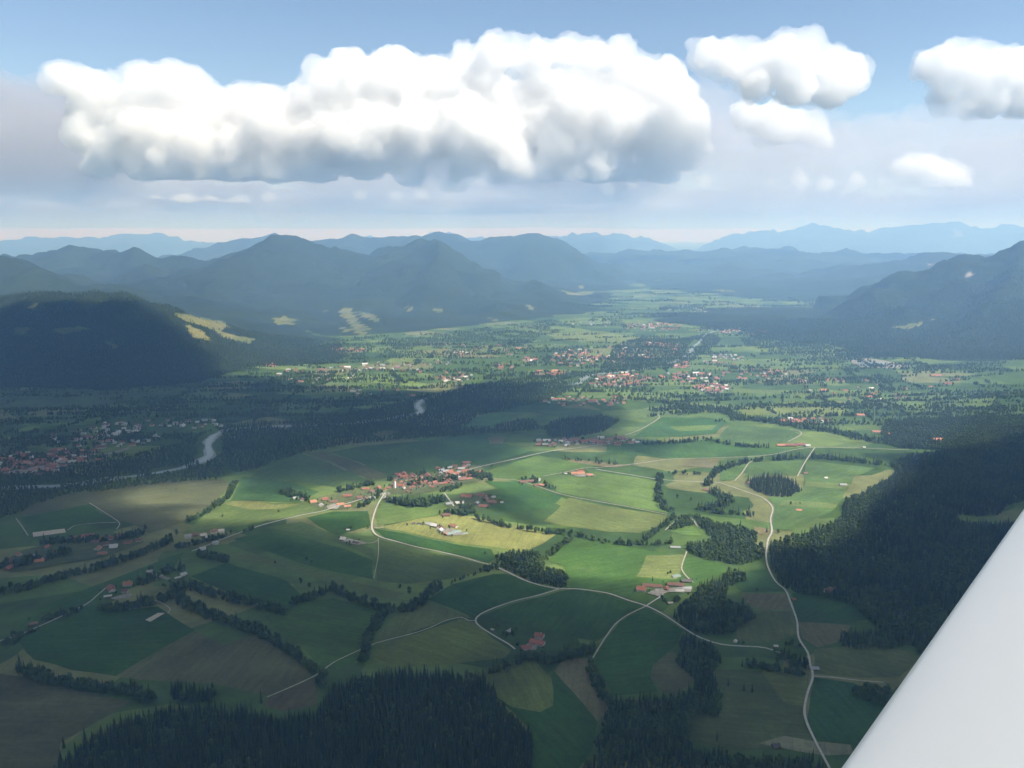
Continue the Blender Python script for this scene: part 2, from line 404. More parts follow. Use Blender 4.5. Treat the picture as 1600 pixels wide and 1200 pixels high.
FIELDS = [
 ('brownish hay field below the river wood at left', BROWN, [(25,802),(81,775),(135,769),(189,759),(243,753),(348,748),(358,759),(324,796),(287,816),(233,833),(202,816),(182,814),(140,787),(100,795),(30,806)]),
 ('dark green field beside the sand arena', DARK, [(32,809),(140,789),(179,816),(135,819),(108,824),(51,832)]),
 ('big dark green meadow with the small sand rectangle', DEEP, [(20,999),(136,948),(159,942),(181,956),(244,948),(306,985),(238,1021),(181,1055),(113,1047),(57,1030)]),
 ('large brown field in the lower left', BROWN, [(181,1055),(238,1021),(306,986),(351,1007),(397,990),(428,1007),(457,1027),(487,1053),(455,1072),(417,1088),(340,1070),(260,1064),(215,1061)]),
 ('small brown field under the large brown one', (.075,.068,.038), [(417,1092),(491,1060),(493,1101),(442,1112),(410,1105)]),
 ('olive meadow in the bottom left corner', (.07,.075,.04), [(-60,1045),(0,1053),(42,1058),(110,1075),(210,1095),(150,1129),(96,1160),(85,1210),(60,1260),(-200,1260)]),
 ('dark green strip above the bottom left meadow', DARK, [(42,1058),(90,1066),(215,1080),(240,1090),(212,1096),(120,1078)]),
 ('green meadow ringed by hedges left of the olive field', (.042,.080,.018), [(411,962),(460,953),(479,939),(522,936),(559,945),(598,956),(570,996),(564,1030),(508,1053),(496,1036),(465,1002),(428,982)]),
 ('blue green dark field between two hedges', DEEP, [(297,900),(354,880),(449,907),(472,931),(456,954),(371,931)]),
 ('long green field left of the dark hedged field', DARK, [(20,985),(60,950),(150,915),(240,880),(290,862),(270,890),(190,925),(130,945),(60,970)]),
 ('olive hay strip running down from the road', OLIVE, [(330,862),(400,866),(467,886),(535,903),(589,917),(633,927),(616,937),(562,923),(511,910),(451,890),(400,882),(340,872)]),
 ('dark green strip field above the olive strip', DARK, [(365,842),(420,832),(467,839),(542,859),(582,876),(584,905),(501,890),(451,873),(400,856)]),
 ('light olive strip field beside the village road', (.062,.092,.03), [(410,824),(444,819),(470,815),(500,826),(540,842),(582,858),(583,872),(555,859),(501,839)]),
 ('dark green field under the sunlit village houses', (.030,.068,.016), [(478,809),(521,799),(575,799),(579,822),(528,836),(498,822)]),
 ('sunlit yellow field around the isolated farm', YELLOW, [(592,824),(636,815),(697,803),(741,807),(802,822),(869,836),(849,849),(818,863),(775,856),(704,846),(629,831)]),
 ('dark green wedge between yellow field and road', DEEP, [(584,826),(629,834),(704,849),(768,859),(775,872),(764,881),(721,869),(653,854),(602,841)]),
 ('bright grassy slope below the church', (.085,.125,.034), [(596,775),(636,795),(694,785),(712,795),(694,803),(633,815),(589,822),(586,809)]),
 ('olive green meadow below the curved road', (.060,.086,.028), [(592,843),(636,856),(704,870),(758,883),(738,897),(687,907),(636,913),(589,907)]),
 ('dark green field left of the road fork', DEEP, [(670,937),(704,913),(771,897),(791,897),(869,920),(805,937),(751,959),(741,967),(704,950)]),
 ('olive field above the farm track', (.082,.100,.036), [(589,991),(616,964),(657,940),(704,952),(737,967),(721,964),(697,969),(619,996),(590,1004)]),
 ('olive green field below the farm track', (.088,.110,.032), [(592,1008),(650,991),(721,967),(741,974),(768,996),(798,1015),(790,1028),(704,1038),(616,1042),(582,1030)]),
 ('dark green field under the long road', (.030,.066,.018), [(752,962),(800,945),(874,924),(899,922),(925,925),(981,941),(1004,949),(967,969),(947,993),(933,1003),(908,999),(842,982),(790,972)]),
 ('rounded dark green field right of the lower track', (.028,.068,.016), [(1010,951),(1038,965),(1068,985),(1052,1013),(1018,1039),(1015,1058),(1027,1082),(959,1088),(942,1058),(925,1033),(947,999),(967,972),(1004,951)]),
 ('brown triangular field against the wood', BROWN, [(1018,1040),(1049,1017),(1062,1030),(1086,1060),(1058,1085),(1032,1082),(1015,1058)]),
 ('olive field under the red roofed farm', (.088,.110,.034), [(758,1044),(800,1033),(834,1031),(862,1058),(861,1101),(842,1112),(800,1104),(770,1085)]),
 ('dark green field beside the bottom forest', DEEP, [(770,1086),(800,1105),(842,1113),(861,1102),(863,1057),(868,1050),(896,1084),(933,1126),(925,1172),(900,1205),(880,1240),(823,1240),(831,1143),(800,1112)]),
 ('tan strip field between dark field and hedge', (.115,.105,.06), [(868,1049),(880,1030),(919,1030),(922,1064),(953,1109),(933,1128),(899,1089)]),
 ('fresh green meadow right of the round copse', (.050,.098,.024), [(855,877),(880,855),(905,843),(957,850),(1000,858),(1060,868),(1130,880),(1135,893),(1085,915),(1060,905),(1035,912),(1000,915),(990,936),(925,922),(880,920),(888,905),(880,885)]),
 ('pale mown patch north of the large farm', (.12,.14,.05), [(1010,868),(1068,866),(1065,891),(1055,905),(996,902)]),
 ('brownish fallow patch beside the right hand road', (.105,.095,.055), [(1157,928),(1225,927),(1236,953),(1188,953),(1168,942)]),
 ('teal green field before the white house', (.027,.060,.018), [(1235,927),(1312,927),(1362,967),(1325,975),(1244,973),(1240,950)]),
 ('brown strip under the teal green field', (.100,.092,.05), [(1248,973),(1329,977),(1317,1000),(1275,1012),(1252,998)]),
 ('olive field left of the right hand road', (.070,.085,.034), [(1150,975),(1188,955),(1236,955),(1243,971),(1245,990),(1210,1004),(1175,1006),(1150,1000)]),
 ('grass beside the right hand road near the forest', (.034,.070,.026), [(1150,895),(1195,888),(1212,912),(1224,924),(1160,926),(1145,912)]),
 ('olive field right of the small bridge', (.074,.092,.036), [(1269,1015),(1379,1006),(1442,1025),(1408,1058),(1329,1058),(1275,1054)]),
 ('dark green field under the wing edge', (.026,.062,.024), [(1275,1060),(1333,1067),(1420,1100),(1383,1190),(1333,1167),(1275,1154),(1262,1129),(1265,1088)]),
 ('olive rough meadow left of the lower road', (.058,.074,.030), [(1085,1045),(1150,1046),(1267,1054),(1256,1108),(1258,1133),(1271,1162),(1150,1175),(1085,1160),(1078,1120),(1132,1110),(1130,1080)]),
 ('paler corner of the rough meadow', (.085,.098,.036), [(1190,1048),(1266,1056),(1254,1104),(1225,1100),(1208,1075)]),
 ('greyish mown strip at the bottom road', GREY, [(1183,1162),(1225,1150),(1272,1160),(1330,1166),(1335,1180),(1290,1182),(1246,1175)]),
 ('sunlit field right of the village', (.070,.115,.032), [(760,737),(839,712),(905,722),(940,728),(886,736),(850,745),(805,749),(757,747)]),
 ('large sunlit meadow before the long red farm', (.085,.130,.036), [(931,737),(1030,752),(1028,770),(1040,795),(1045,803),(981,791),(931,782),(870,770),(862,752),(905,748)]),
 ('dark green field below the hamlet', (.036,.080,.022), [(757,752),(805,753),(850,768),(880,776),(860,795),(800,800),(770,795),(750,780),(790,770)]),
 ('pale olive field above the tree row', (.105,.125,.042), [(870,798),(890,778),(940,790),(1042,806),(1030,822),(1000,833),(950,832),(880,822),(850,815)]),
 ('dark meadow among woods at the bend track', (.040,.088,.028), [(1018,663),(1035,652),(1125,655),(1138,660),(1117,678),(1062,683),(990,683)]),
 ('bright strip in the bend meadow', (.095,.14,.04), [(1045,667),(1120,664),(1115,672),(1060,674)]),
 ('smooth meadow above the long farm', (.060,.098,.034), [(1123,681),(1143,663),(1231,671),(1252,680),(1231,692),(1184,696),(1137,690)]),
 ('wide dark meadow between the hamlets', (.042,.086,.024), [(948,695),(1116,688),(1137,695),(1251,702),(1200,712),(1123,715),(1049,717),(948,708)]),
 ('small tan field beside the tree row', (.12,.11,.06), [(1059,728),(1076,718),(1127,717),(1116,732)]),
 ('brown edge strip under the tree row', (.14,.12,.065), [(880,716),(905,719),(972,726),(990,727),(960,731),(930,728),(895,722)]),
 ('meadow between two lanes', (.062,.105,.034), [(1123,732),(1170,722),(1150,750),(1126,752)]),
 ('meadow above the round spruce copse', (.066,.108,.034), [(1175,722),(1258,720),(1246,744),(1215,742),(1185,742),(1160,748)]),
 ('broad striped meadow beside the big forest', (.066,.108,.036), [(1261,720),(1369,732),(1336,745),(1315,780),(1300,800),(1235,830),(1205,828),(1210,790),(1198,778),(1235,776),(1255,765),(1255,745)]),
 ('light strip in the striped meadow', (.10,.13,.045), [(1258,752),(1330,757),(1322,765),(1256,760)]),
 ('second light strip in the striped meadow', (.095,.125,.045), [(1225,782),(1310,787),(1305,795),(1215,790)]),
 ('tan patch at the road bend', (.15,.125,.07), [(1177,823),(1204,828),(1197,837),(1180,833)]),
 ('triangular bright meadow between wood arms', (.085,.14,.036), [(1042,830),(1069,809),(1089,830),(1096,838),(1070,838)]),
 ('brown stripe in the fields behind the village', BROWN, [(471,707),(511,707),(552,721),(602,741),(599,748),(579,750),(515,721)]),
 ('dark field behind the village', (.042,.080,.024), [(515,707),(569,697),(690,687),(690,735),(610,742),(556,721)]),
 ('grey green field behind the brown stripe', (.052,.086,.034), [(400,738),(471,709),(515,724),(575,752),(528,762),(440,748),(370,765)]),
 ('green field north of the village end', (.042,.086,.032), [(692,686),(760,678),(780,690),(830,706),(735,732),(694,732)]),
 ('tan corner by the river wood', (.11,.10,.06), [(762,684),(790,682),(785,694),(765,694)]),
 ('grassy slope left of the village', (.078,.108,.034), [(331,796),(358,782),(422,786),(483,786),(506,797),(432,813),(338,829),(287,833)]),
 ('yellow edge of the grassy slope', (.15,.155,.055), [(352,788),(372,781),(430,789),(470,788),(440,795),(390,797)]),
 ('green field right of the left hedge', (.040,.082,.028), [(365,775),(378,745),(440,752),(500,768),(470,785),(430,784),(360,783)]),
 # mid valley
 ('bright meadow before the riverside town', (.10,.145,.042), [(860,612),(916,606),(954,608),(1010,614),(1000,620),(940,618),(888,618),(860,616)]),
 ('second bright meadow right of the riverside town', (.095,.14,.042), [(1030,612),(1080,606),(1100,614),(1090,622),(1040,620)]),
 ('long bright meadow above the ribbon wood', (.12,.145,.045), [(1150,638),(1240,628),(1330,640),(1310,652),(1220,650),(1165,648)]),
 ('wide bright meadow on the right plain', (.080,.12,.040), [(1330,622),(1420,612),(1560,620),(1545,640),(1430,645),(1350,636)]),
 ('thin bright meadow right plain', (.095,.13,.042), [(1140,608),(1300,612),(1400,606),(1400,612),(1290,618),(1145,614)]),
 ('bright meadow near the small church', (.09,.13,.042), [(1100,560),(1200,563),(1330,572),(1300,580),(1180,576),(1105,570)]),
 ('long sunlit meadow at the foot of the mountains', (.12,.165,.048), [(510,588),(560,584),(620,592),(680,602),(660,606),(590,599),(520,594)]),
 ('sunlit meadow beside the small hamlet left', (.11,.15,.045), [(366,566),(400,564),(470,572),(490,578),(440,578),(380,574)]),
 ('second sunlit strip beside the small hamlet', (.10,.14,.045), [(415,562),(470,566),(495,573),(450,571)]),
 ('bright meadow along the river wood', (.09,.135,.042), [(770,600),(830,590),(880,586),(860,596),(800,603)]),
 ('pale meadow behind the first town', (.12,.145,.05), [(850,522),(930,518),(1000,527),(980,535),(880,533)]),
 ('thin pale meadow under the spur', (.10,.14,.05), [(872,500),(920,496),(960,503),(940,507),(880,505)]),
 ('far pale meadow at the valley end', (.11,.15,.06), [(1180,486),(1260,482),(1290,488),(1230,494)]),
 ('pale meadow at the foot of the right mountain', (.13,.14,.07), [(1330,515),(1390,516),(1440,505),(1400,522),(1350,524)]),
 ('dim meadow on the left plain', (.052,.076,.036), [(0,612),(120,606),(240,596),(330,600),(300,615),(180,632),(60,640),(0,640)]),
 ('dim meadow below the left plain trees', (.052,.074,.036), [(0,690),(60,678),(130,672),(120,684),(40,700),(0,706)]),
 ('olive glade in the river wood', (.085,.095,.045), [(575,678),(610,672),(625,675),(600,684)]),
 ('green glade beside the river wood', (.055,.105,.036), [(720,668),(745,652),(790,645),(800,655),(770,668)]),
]
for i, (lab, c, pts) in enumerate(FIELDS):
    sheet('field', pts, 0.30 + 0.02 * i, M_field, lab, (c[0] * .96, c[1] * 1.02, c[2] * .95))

for k, (lab, c, pts) in enumerate([('trodden garden ground under the upper village', (.074,.090,.040), [(604,772),(612,752),(640,742),(680,738),(720,728),(752,728),(762,742),(750,752),(720,758),(690,766),(650,774)]),
    ('garden ground of the sunlit village entrance', (.085,.105,.045), [(484,790),(500,776),(545,768),(595,758),(600,772),(560,784),(540,796),(500,797)]), ('garden ground of the wooded hamlet', (.065,.085,.035), [(692,790),(720,772),(760,770),(785,784),(760,797),(715,800)]),
    ('garden ground of the left village', (.060,.078,.034), [(0,884),(30,862),(100,842),(150,832),(215,836),(225,848),(160,872),(80,885),(20,896)]), ('built ground of the river town', (.070,.082,.045), [(-20,740),(0,715),(60,706),(140,700),(150,715),(90,735),(20,748)])]):
    sheet('garden_ground', pts, 1.95 + .006 * k, M_field, lab, c)
# ------------------------------------------------------------------ roads, tracks, yards, river
def smooth_line(P, step):
    P = [np.array(p, float) for p in P]
    if len(P) < 3:
        out = P
    else:
        out = []
        for i in range(len(P) - 1):
            p0 = P[max(i - 1, 0)]; p1 = P[i]; p2 = P[i + 1]; p3 = P[min(i + 2, len(P) - 1)]
            n = max(2, int(np.hypot(*(p2 - p1)) / step))
            for k in range(n):
                t = k / n
                out.append(.5 * ((2 * p1) + (-p0 + p2) * t + (2 * p0 - 5 * p1 + 4 * p2 - p3) * t * t + (-p0 + 3 * p1 - 3 * p2 + p3) * t ** 3))
        out.append(P[-1])
    return out
def ribbon(name, pts, width, z, mat, label, kind='structure', px=True, jit=0.0):
    C = smooth_line(gpoly(pts) if px else pts, 14); jit = jit or .22
    V, F = [], []
    for i, c in enumerate(C):
        t = C[min(i + 1, len(C) - 1)] - C[max(i - 1, 0)]
        n = np.array([-t[1], t[0]]) / (np.hypot(*t) + 1e-9)
        w = width(i / (len(C) - 1)) if callable(width) else width * .86
        wl_ = w * .5 * (1 + jit * float(fbm(c[0] / 90, c[1] / 90, 2))); wr_ = w * .5 * (1 + jit * float(fbm(c[0] / 90 + 30, c[1] / 90, 2)))
        V += [(c[0] + n[0] * wl_, c[1] + n[1] * wl_, z), (c[0] - n[0] * wr_, c[1] - n[1] * wr_, z)]
        if i: F.append((2 * i - 2, 2 * i - 1, 2 * i + 1, 2 * i))
    me = mesh_np(name, V, F)
    if me.polygons[0].normal.z < 0: me.flip_normals()
    o = link(name, me, mat); tag(o, label, kind=kind)
    return C
R2 = [(602,770),(589,792),(582,815),(582,829),(592,839),(619,847),(653,856),(687,863),(721,871),(751,880),(771,885),(791,894),(818,907),(842,915),(872,921),(896,921),(925,924),(953,929),(981,939),(1010,948),(1038,962),(1069,983),(1093,997),(1126,1008),(1157,1011),(1197,1014),(1237,1029),(1264,1038)]
R8 = [(1310,1230),(1294,1198),(1275,1162),(1260,1129),(1257,1108),(1262,1083),(1270,1058),(1265,1037),(1262,1021),(1248,998),(1245,971),(1235,942),(1227,923),(1212,910),(1200,887),(1197,870),(1198,858),(1200,844),(1206,831),(1204,812),(1207,794),(1192,779),(1171,771),(1142,761),(1123,755),(1096,754),(1032,750),(981,742),(931,734)]
ROADS = [
 ('pale road curving from the church down to the lower bridge', R2, 5.0, M_road),
 ('long pale road winding past the big forest to the sunlit farm', R8, 4.6, M_road),
 ('pale village road running left from the sunlit houses', [(300,862),(317,856),(354,841),(395,826),(429,816),(470,806),(506,799),(525,792),(548,786),(575,778),(600,772)], 5.5, M_road),
 ('looping pale road to the red roofed farm', [(872,922),(839,932),(805,940),(775,950),(751,961),(743,971),(751,981),(771,994),(795,1008),(805,1016)], 4.5, M_road),
 ('narrow track across the olive fields', [(743,971),(732,971),(721,966),(697,971),(670,983),(646,991),(619,998),(589,1006),(560,1018),(522,1036),(506,1048),(491,1058),(457,1074),(417,1091)], 3.2, M_track),
 ('curved track from the crossroads towards the hedge', [(1010,948),(1004,951),(981,962),(962,976),(947,996),(936,1013),(926,1030)], 3.6, M_track),
 ('short drive from the crossroads to the large farm', [(1010,948),(1020,941),(1030,935),(1036,930)], 4.0, M_road),
 ('lane leaving the large farm uphill', [(1083,911),(1072,901),(1065,890),(1068,877),(1073,863)], 3.8, M_track),
 ('side road under the wing edge', [(1270,1058),(1300,1060),(1333,1064),(1380,1068)], 3.8, M_track),
 ('lane left of the round spruce copse', [(1148,752),(1160,739),(1172,723),(1195,716)], 4.2, M_track),
 ('lane right of the round spruce copse', [(1246,745),(1255,728),(1261,718),(1273,700)], 4.2, M_track),
 ('bending track above the hamlet', [(976,681),(998,673),(1018,662),(1030,653),(1027,647)], 4.5, M_track),
 ('curved track to the long farm', [(1231,691),(1251,680),(1248,674),(1234,672)], 5.0, M_track),
 ('straight road right out of the village', [(734,734),(768,726),(805,718),(839,710),(872,704),(899,701),(935,696)], 5.5, M_road),
 ('farm road past the long red farm', [(849,745),(886,738),(910,733),(940,731),(998,725),(1052,718),(1123,716),(1200,712),(1273,700),(1420,704)], 4.5, M_track),
 ('thin straight track over the sunlit meadow', [(754,749),(805,751),(839,761),(880,774),(931,784),(981,793),(1042,805)], 3.6, M_track),
 ('pale lane along the lower left meadow', [(-40,1014),(0,1003),(34,992),(71,976),(108,959),(136,945),(153,931),(167,919)], 3.6, M_road),
 ('short path to the small sand rectangle', [(238,938),(255,945),(266,953),(262,960)], 2.6, M_track),
 ('path dropping past the sand arena', [(140,787),(159,799),(182,814),(187,821),(182,828)], 3.6, M_track),
 ('path along the sand arena', [(182,818),(160,818),(135,820),(116,823),(106,830)], 3.4, M_track),
 ('path at the left end of the sand arena', [(44,838),(34,823),(25,811)], 3.2, M_track),
 ('faint track down the strip fields', [(591,842),(591,870),(584,905)], 2.2, M_track),
 ('lane to the low farm beside the curved road', [(590,846),(580,850),(566,849),(552,845),(540,842)], 3.6, M_track),
 ('gravel lane in the triangular meadow', [(1039,830),(1055,816),(1069,806),(1082,813),(1090,824)], 4.0, M_track),
 ('lane into the wooded hamlet right of the village', [(694,771),(702,782),(709,792)], 4.5, M_road),
 ('thin lane towards the hamlet', [(600,826),(585,826)], 2.6, M_track),
]
for k, (lab, pts, w, m) in enumerate(ROADS):
    ribbon('road', pts, w, 2.2 + .03 * k, m, lab)
sheet('sand_pitch', [(227,970),(247,959),(258,959),(235,973)], 2.1, M_sand, 'small pale sand rectangle in the dark meadow', wobble=False)
sheet('riding_arena', [(51,833),(101,827),(103,833),(52,840)], 2.1, M_sand, 'long pale sand riding arena beside the left village', wobble=False)
YARDS = [('pale yard of the large farm', [(1010,928),(1025,921),(1045,920),(1080,916),(1080,925),(1045,927),(1030,934)]), ('yard of the red roofed farm', [(812,1013),(828,1004),(838,1010),(836,1016),(818,1018)]),
  ('yard between the sunlit village houses', [(508,792),(522,788),(530,791),(526,796),(512,796)]), ('yard of the isolated sunlit farm', [(680,826),(700,826),(722,831),(720,837),(700,838)]),
  ('yard of the farm by the dark meadow', [(172,935),(190,930),(207,928),(202,934),(178,937)]), ('gravel strip behind the left farm', [(232,900),(240,897),(266,904),(262,907)]),
  ('yard before the church', [(597,774),(606,770),(611,772),(602,778)]), ('yard of the low farm', [(530,846),(560,845),(575,850),(560,853)]),
  ('pale yard of the long red farm', [(890,742),(925,741),(932,744),(905,746)]), ('gravel works yard in the river town', [(10,738),(60,729),(98,726),(96,731),(40,742)]),
  ('gravel road end by the river town', [(155,712),(180,705),(202,699),(200,703),(170,712)])]
for k, (lab, pts) in enumerate(YARDS): sheet('yard', pts, 2.0 + .005 * k, M_yard, lab)
RIVER = [(1250,478),(1180,495),(1110,520),(1094,533),(1083,544),(1074,555),(1040,570),(980,580),(924,586),(899,600),(840,606),(760,610),(700,614),(663,624),(653,633),(656,644),(620,652),(540,662),(430,667),(364,670),(344,676),(330,684),(325,697),(328,710),(314,720),(297,727),(267,735),(202,745),(165,749),(101,758),(30,762),(-60,768)]
RC = ribbon('gravel_bank', RIVER, lambda t: 14 + 30 * t, 0.2, M_gravelbar, 'pale gravel banks along the river', jit=.8)
ribbon('river', RIVER, lambda t: 8 + 17 * t, 0.26, M_water, 'grey green river winding through the dark wood', jit=.5)
ribbon('river_side_arm', [(500,655),(450,664),(400,672),(360,684)], 9, 0.25, M_gravelbar, 'thin pale side arm in the river wood', jit=.6)
sheet('gravel_pit', [(1325,563),(1345,559),(1370,562),(1405,568),(1425,573),(1390,576),(1345,574)], 2.0, M_yard, 'pale gravel pit on the right plain')
sheet('pit_pond', [(1338,567),(1365,565),(1395,570),(1375,573),(1348,572)], 2.3, M_water, 'pond inside the pale gravel pit')

_ico = {}
def ico(sub):
    if sub not in _ico:
        bm = bmesh.new(); bmesh.ops.create_icosphere(bm, subdivisions=sub, radius=1)
        v = np.array([x.co[:] for x in bm.verts]); f = np.array([[q.index for q in p.verts] for p in bm.faces])
        bm.free(); _ico[sub] = (v, f)
    return _ico[sub]

# ------------------------------------------------------------------ houses
def tile_mat(name, col):
    m, nt, b, N, L = mat_new(name)
    oi = N.new('ShaderNodeObjectInfo'); tc = N.new('ShaderNodeTexCoord')
    nz = N.new('ShaderNodeTexNoise'); nz.inputs['Scale'].default_value = .6; nz.inputs['Detail'].default_value = 5; L.new(tc.outputs['Object'], nz.inputs['Vector'])
    wv = N.new('ShaderNodeTexWave'); wv.bands_direction = 'Z'; wv.inputs['Scale'].default_value = 1.6; L.new(tc.outputs['Object'], wv.inputs['Vector'])
    hs = N.new('ShaderNodeHueSaturation'); hs.inputs['Color'].default_value = col + (1,)
    mr = N.new('ShaderNodeMapRange'); mr.inputs['To Min'].default_value = .6; mr.inputs['To Max'].default_value = 1.35
    ad = N.new('ShaderNodeMath'); ad.operation = 'ADD'; L.new(oi.outputs['Random'], ad.inputs[0])
    L.new(nz.outputs['Fac'], ad.inputs[1]); hf = N.new('ShaderNodeMath'); hf.operation = 'MULTIPLY'; hf.inputs[1].default_value = .5
    L.new(ad.outputs[0], hf.inputs[0]); L.new(hf.outputs[0], mr.inputs[0]); L.new(mr.outputs[0], hs.inputs['Value'])
    L.new(hs.outputs[0], b.inputs['Base Color']); b.inputs['Roughness'].default_value = .85
    bp = N.new('ShaderNodeBump'); bp.inputs['Distance'].default_value = .08; L.new(wv.outputs['Fac'], bp.inputs['Height']); L.new(bp.outputs['Normal'], b.inputs['Normal'])
    return m
ROOF = {'red': tile_mat('red_roof_tiles', (.225, .092, .063)), 'orange': tile_mat('orange_roof_tiles', (.32, .15, .093)), 'brown': tile_mat('brown_roof_tiles', (.15, .080, .062)), 'grey': tile_mat('grey_roof', (.24, .25, .26)), 'dark': tile_mat('dark_roof', (.075, .07, .07)), 'solar': tile_mat('grey_green_hall_roof', (.20, .26, .25)), 'pale': tile_mat('pale_roof', (.40, .39, .38))}
M_plaster = plain('white_plaster', (.50, .485, .455), .9, .06, .4)
M_timber = plain('dark_timber', (.13, .085, .05), .9, .25, .8)
M_window = plain('window_glass', (.04, .05, .06), .15, .1, 1.0, spec=.6)
SIZES = {'house': (14, 11.5, 4.3, .66, 1.3), 'farm': (30, 16, 4.8, .60, 1.6), 'long': (46, 16.5, 4.8, .56, 1.5), 'barn': (22, 13.5, 3.6, .62, 1.2), 'shed': (14, 8, 2.8, .5, .8), 'hut': (8, 6.5, 2.6, .6, .7), 'hall': (42, 24, 4.6, .30, .7)}
def box_faces(i): return [(i, i + 1, i + 2, i + 3), (i + 7, i + 6, i + 5, i + 4), (i, i + 4, i + 5, i + 1), (i + 1, i + 5, i + 6, i + 2), (i + 2, i + 6, i + 7, i + 3), (i + 3, i + 7, i + 4, i)]
def wall_geo(l, w, h, s):
    x, y = l / 2, w / 2; g = h + y * s
    V = [(-x, -y, -.5), (x, -y, -.5), (x, y, -.5), (-x, y, -.5), (-x, -y, h), (x, -y, h), (x, y, h), (-x, y, h), (-x, 0, g), (x, 0, g)]
    F = [(0, 1, 5, 4), (2, 3, 7, 6), (1, 2, 6, 9, 5), (3, 0, 4, 8, 7)]
    return V, F
def roof_geo(l, w, h, s, o):
    x, y = l / 2 + o, w / 2 + o; t = .32; g = h + w / 2 * s + .12; e = h - o * s + .12
    V = []
    for q in (-1, 1): V += [(q * x, -y, e), (q * x, 0, g), (q * x, y, e), (q * x, y, e + t), (q * x, 0, g + t), (q * x, -y, e + t)]
    F = [(5, 4, 10, 11), (4, 3, 9, 10), (6, 7, 1, 0), (7, 8, 2, 1), (0, 5, 11, 6), (3, 2, 8, 9), (0, 1, 4, 5), (1, 2, 3, 4), (11, 10, 7, 6), (10, 9, 8, 7)]
    return V, F
def win_geo(l, w, h):
    V, F = [], []
    for side in (-1, 1):
        for z0 in ((1.0, 3.7) if h > 5 else (1.0,)):
            n = max(2, int(l / 4))
            for k in range(n):
                cx = -l / 2 + l * (k + .5) / n; y = side * (w / 2 + .04); i = len(V)
                V += [(cx - .55, y, z0), (cx + .55, y, z0), (cx + .55, y, z0 + 1.3), (cx - .55, y, z0 + 1.3)]
                F.append((i, i + 1, i + 2, i + 3) if side < 0 else (i + 3, i + 2, i + 1, i))
    return V, F
HM = {}
def house_mesh(t, part, mat):
    k = (t, part, mat.name)
    if k not in HM:
        l, w, h, s, o = SIZES[t]
        if part == 'wall': me = mesh_np('house_wall', *wall_geo(l, w, h, s))
        elif part == 'roof': me = mesh_np('house_roof', *roof_geo(l, w, h, s, o))
        elif part == 'upper_floor':      # timber gable storey, a skin 6 cm proud of the plaster
            V, F = wall_geo(l * .45, w + .12, h, s)
            V = [(x - l * .275 - .06, y, z if z > 0 else h * .5) for x, y, z in V]; me = mesh_np('timber_storey', V, F)
        elif part == 'chimney':
            x, g = l * .18, h + w / 2 * s
            V = [(x + a, b + .5, c) for c in (g - 1.2, g + 1.3) for a, b in ((-.5, -.4), (.5, -.4), (.5, .4), (-.5, .4))]; me = mesh_np('chimney', V, box_faces(0))
        elif part == 'window_band': me = mesh_np('windows', *win_geo(l, w, h))
        me.materials.append(mat); HM[k] = me
    return HM[k]
ORD = ['leftmost', 'second', 'third', 'fourth', 'fifth', 'sixth', 'seventh', 'eighth', 'ninth', 'tenth', '11th', '12th', '13th']
def ordinal(n):
    if n < len(ORD): return ORD[n] + ('' if n == 0 else ' from the left')
    n += 1; return '%d%s from the left' % (n, {1: 'st', 2: 'nd', 3: 'rd'}.get(n % 10, 'th') if n % 100 not in (11, 12, 13) else 'th')
SPOTS = []       # x, y, radius of everything built, so that trees keep clear
hr = random.Random(3)
def house(x, y, t, rot, scale, roof, label, group, detail=True, wall=None, name=None):
    l, w, h, s, o = SIZES[t]
    SPOTS.append((x, y, max(l, w) * .5 * scale + 2, w * .5 * scale + 2, rot))
    nm = name or {'house': 'house', 'farm': 'farmhouse', 'long': 'farmhouse', 'barn': 'barn', 'shed': 'shed', 'hut': 'hut', 'hall': 'farm_hall'}[t]
    root = link(nm, None); root.location = (x, y, 0); root.rotation_euler.z = math.radians(rot); root.scale = (scale,) * 3
    wall = wall or (M_timber if (t in ('barn', 'shed', 'hut') and hr.random() < .7) or hr.random() < .22 else M_plaster)
    link('wall', house_mesh(t, 'wall', wall), None, root)
    r = link('roof', house_mesh(t, 'roof', ROOF[roof]), None, root)
    if detail and t in ('house', 'farm', 'long'):
        link('chimney', house_mesh(t, 'chimney', M_plaster), None, r)
        if t != 'house': link('timber_storey', house_mesh(t, 'upper_floor', M_timber), None, root)
    tag(root, label, {'farm': 'farmhouse', 'long': 'farmhouse', 'hall': 'barn'}.get(t, t), group)
    return root
def H(px, py, t, rot, sc, roof, label, group='farm buildings near the village', **k):
    x, y = ground(px, py); house(x, y, t, rot, sc, roof, label, group, **k)

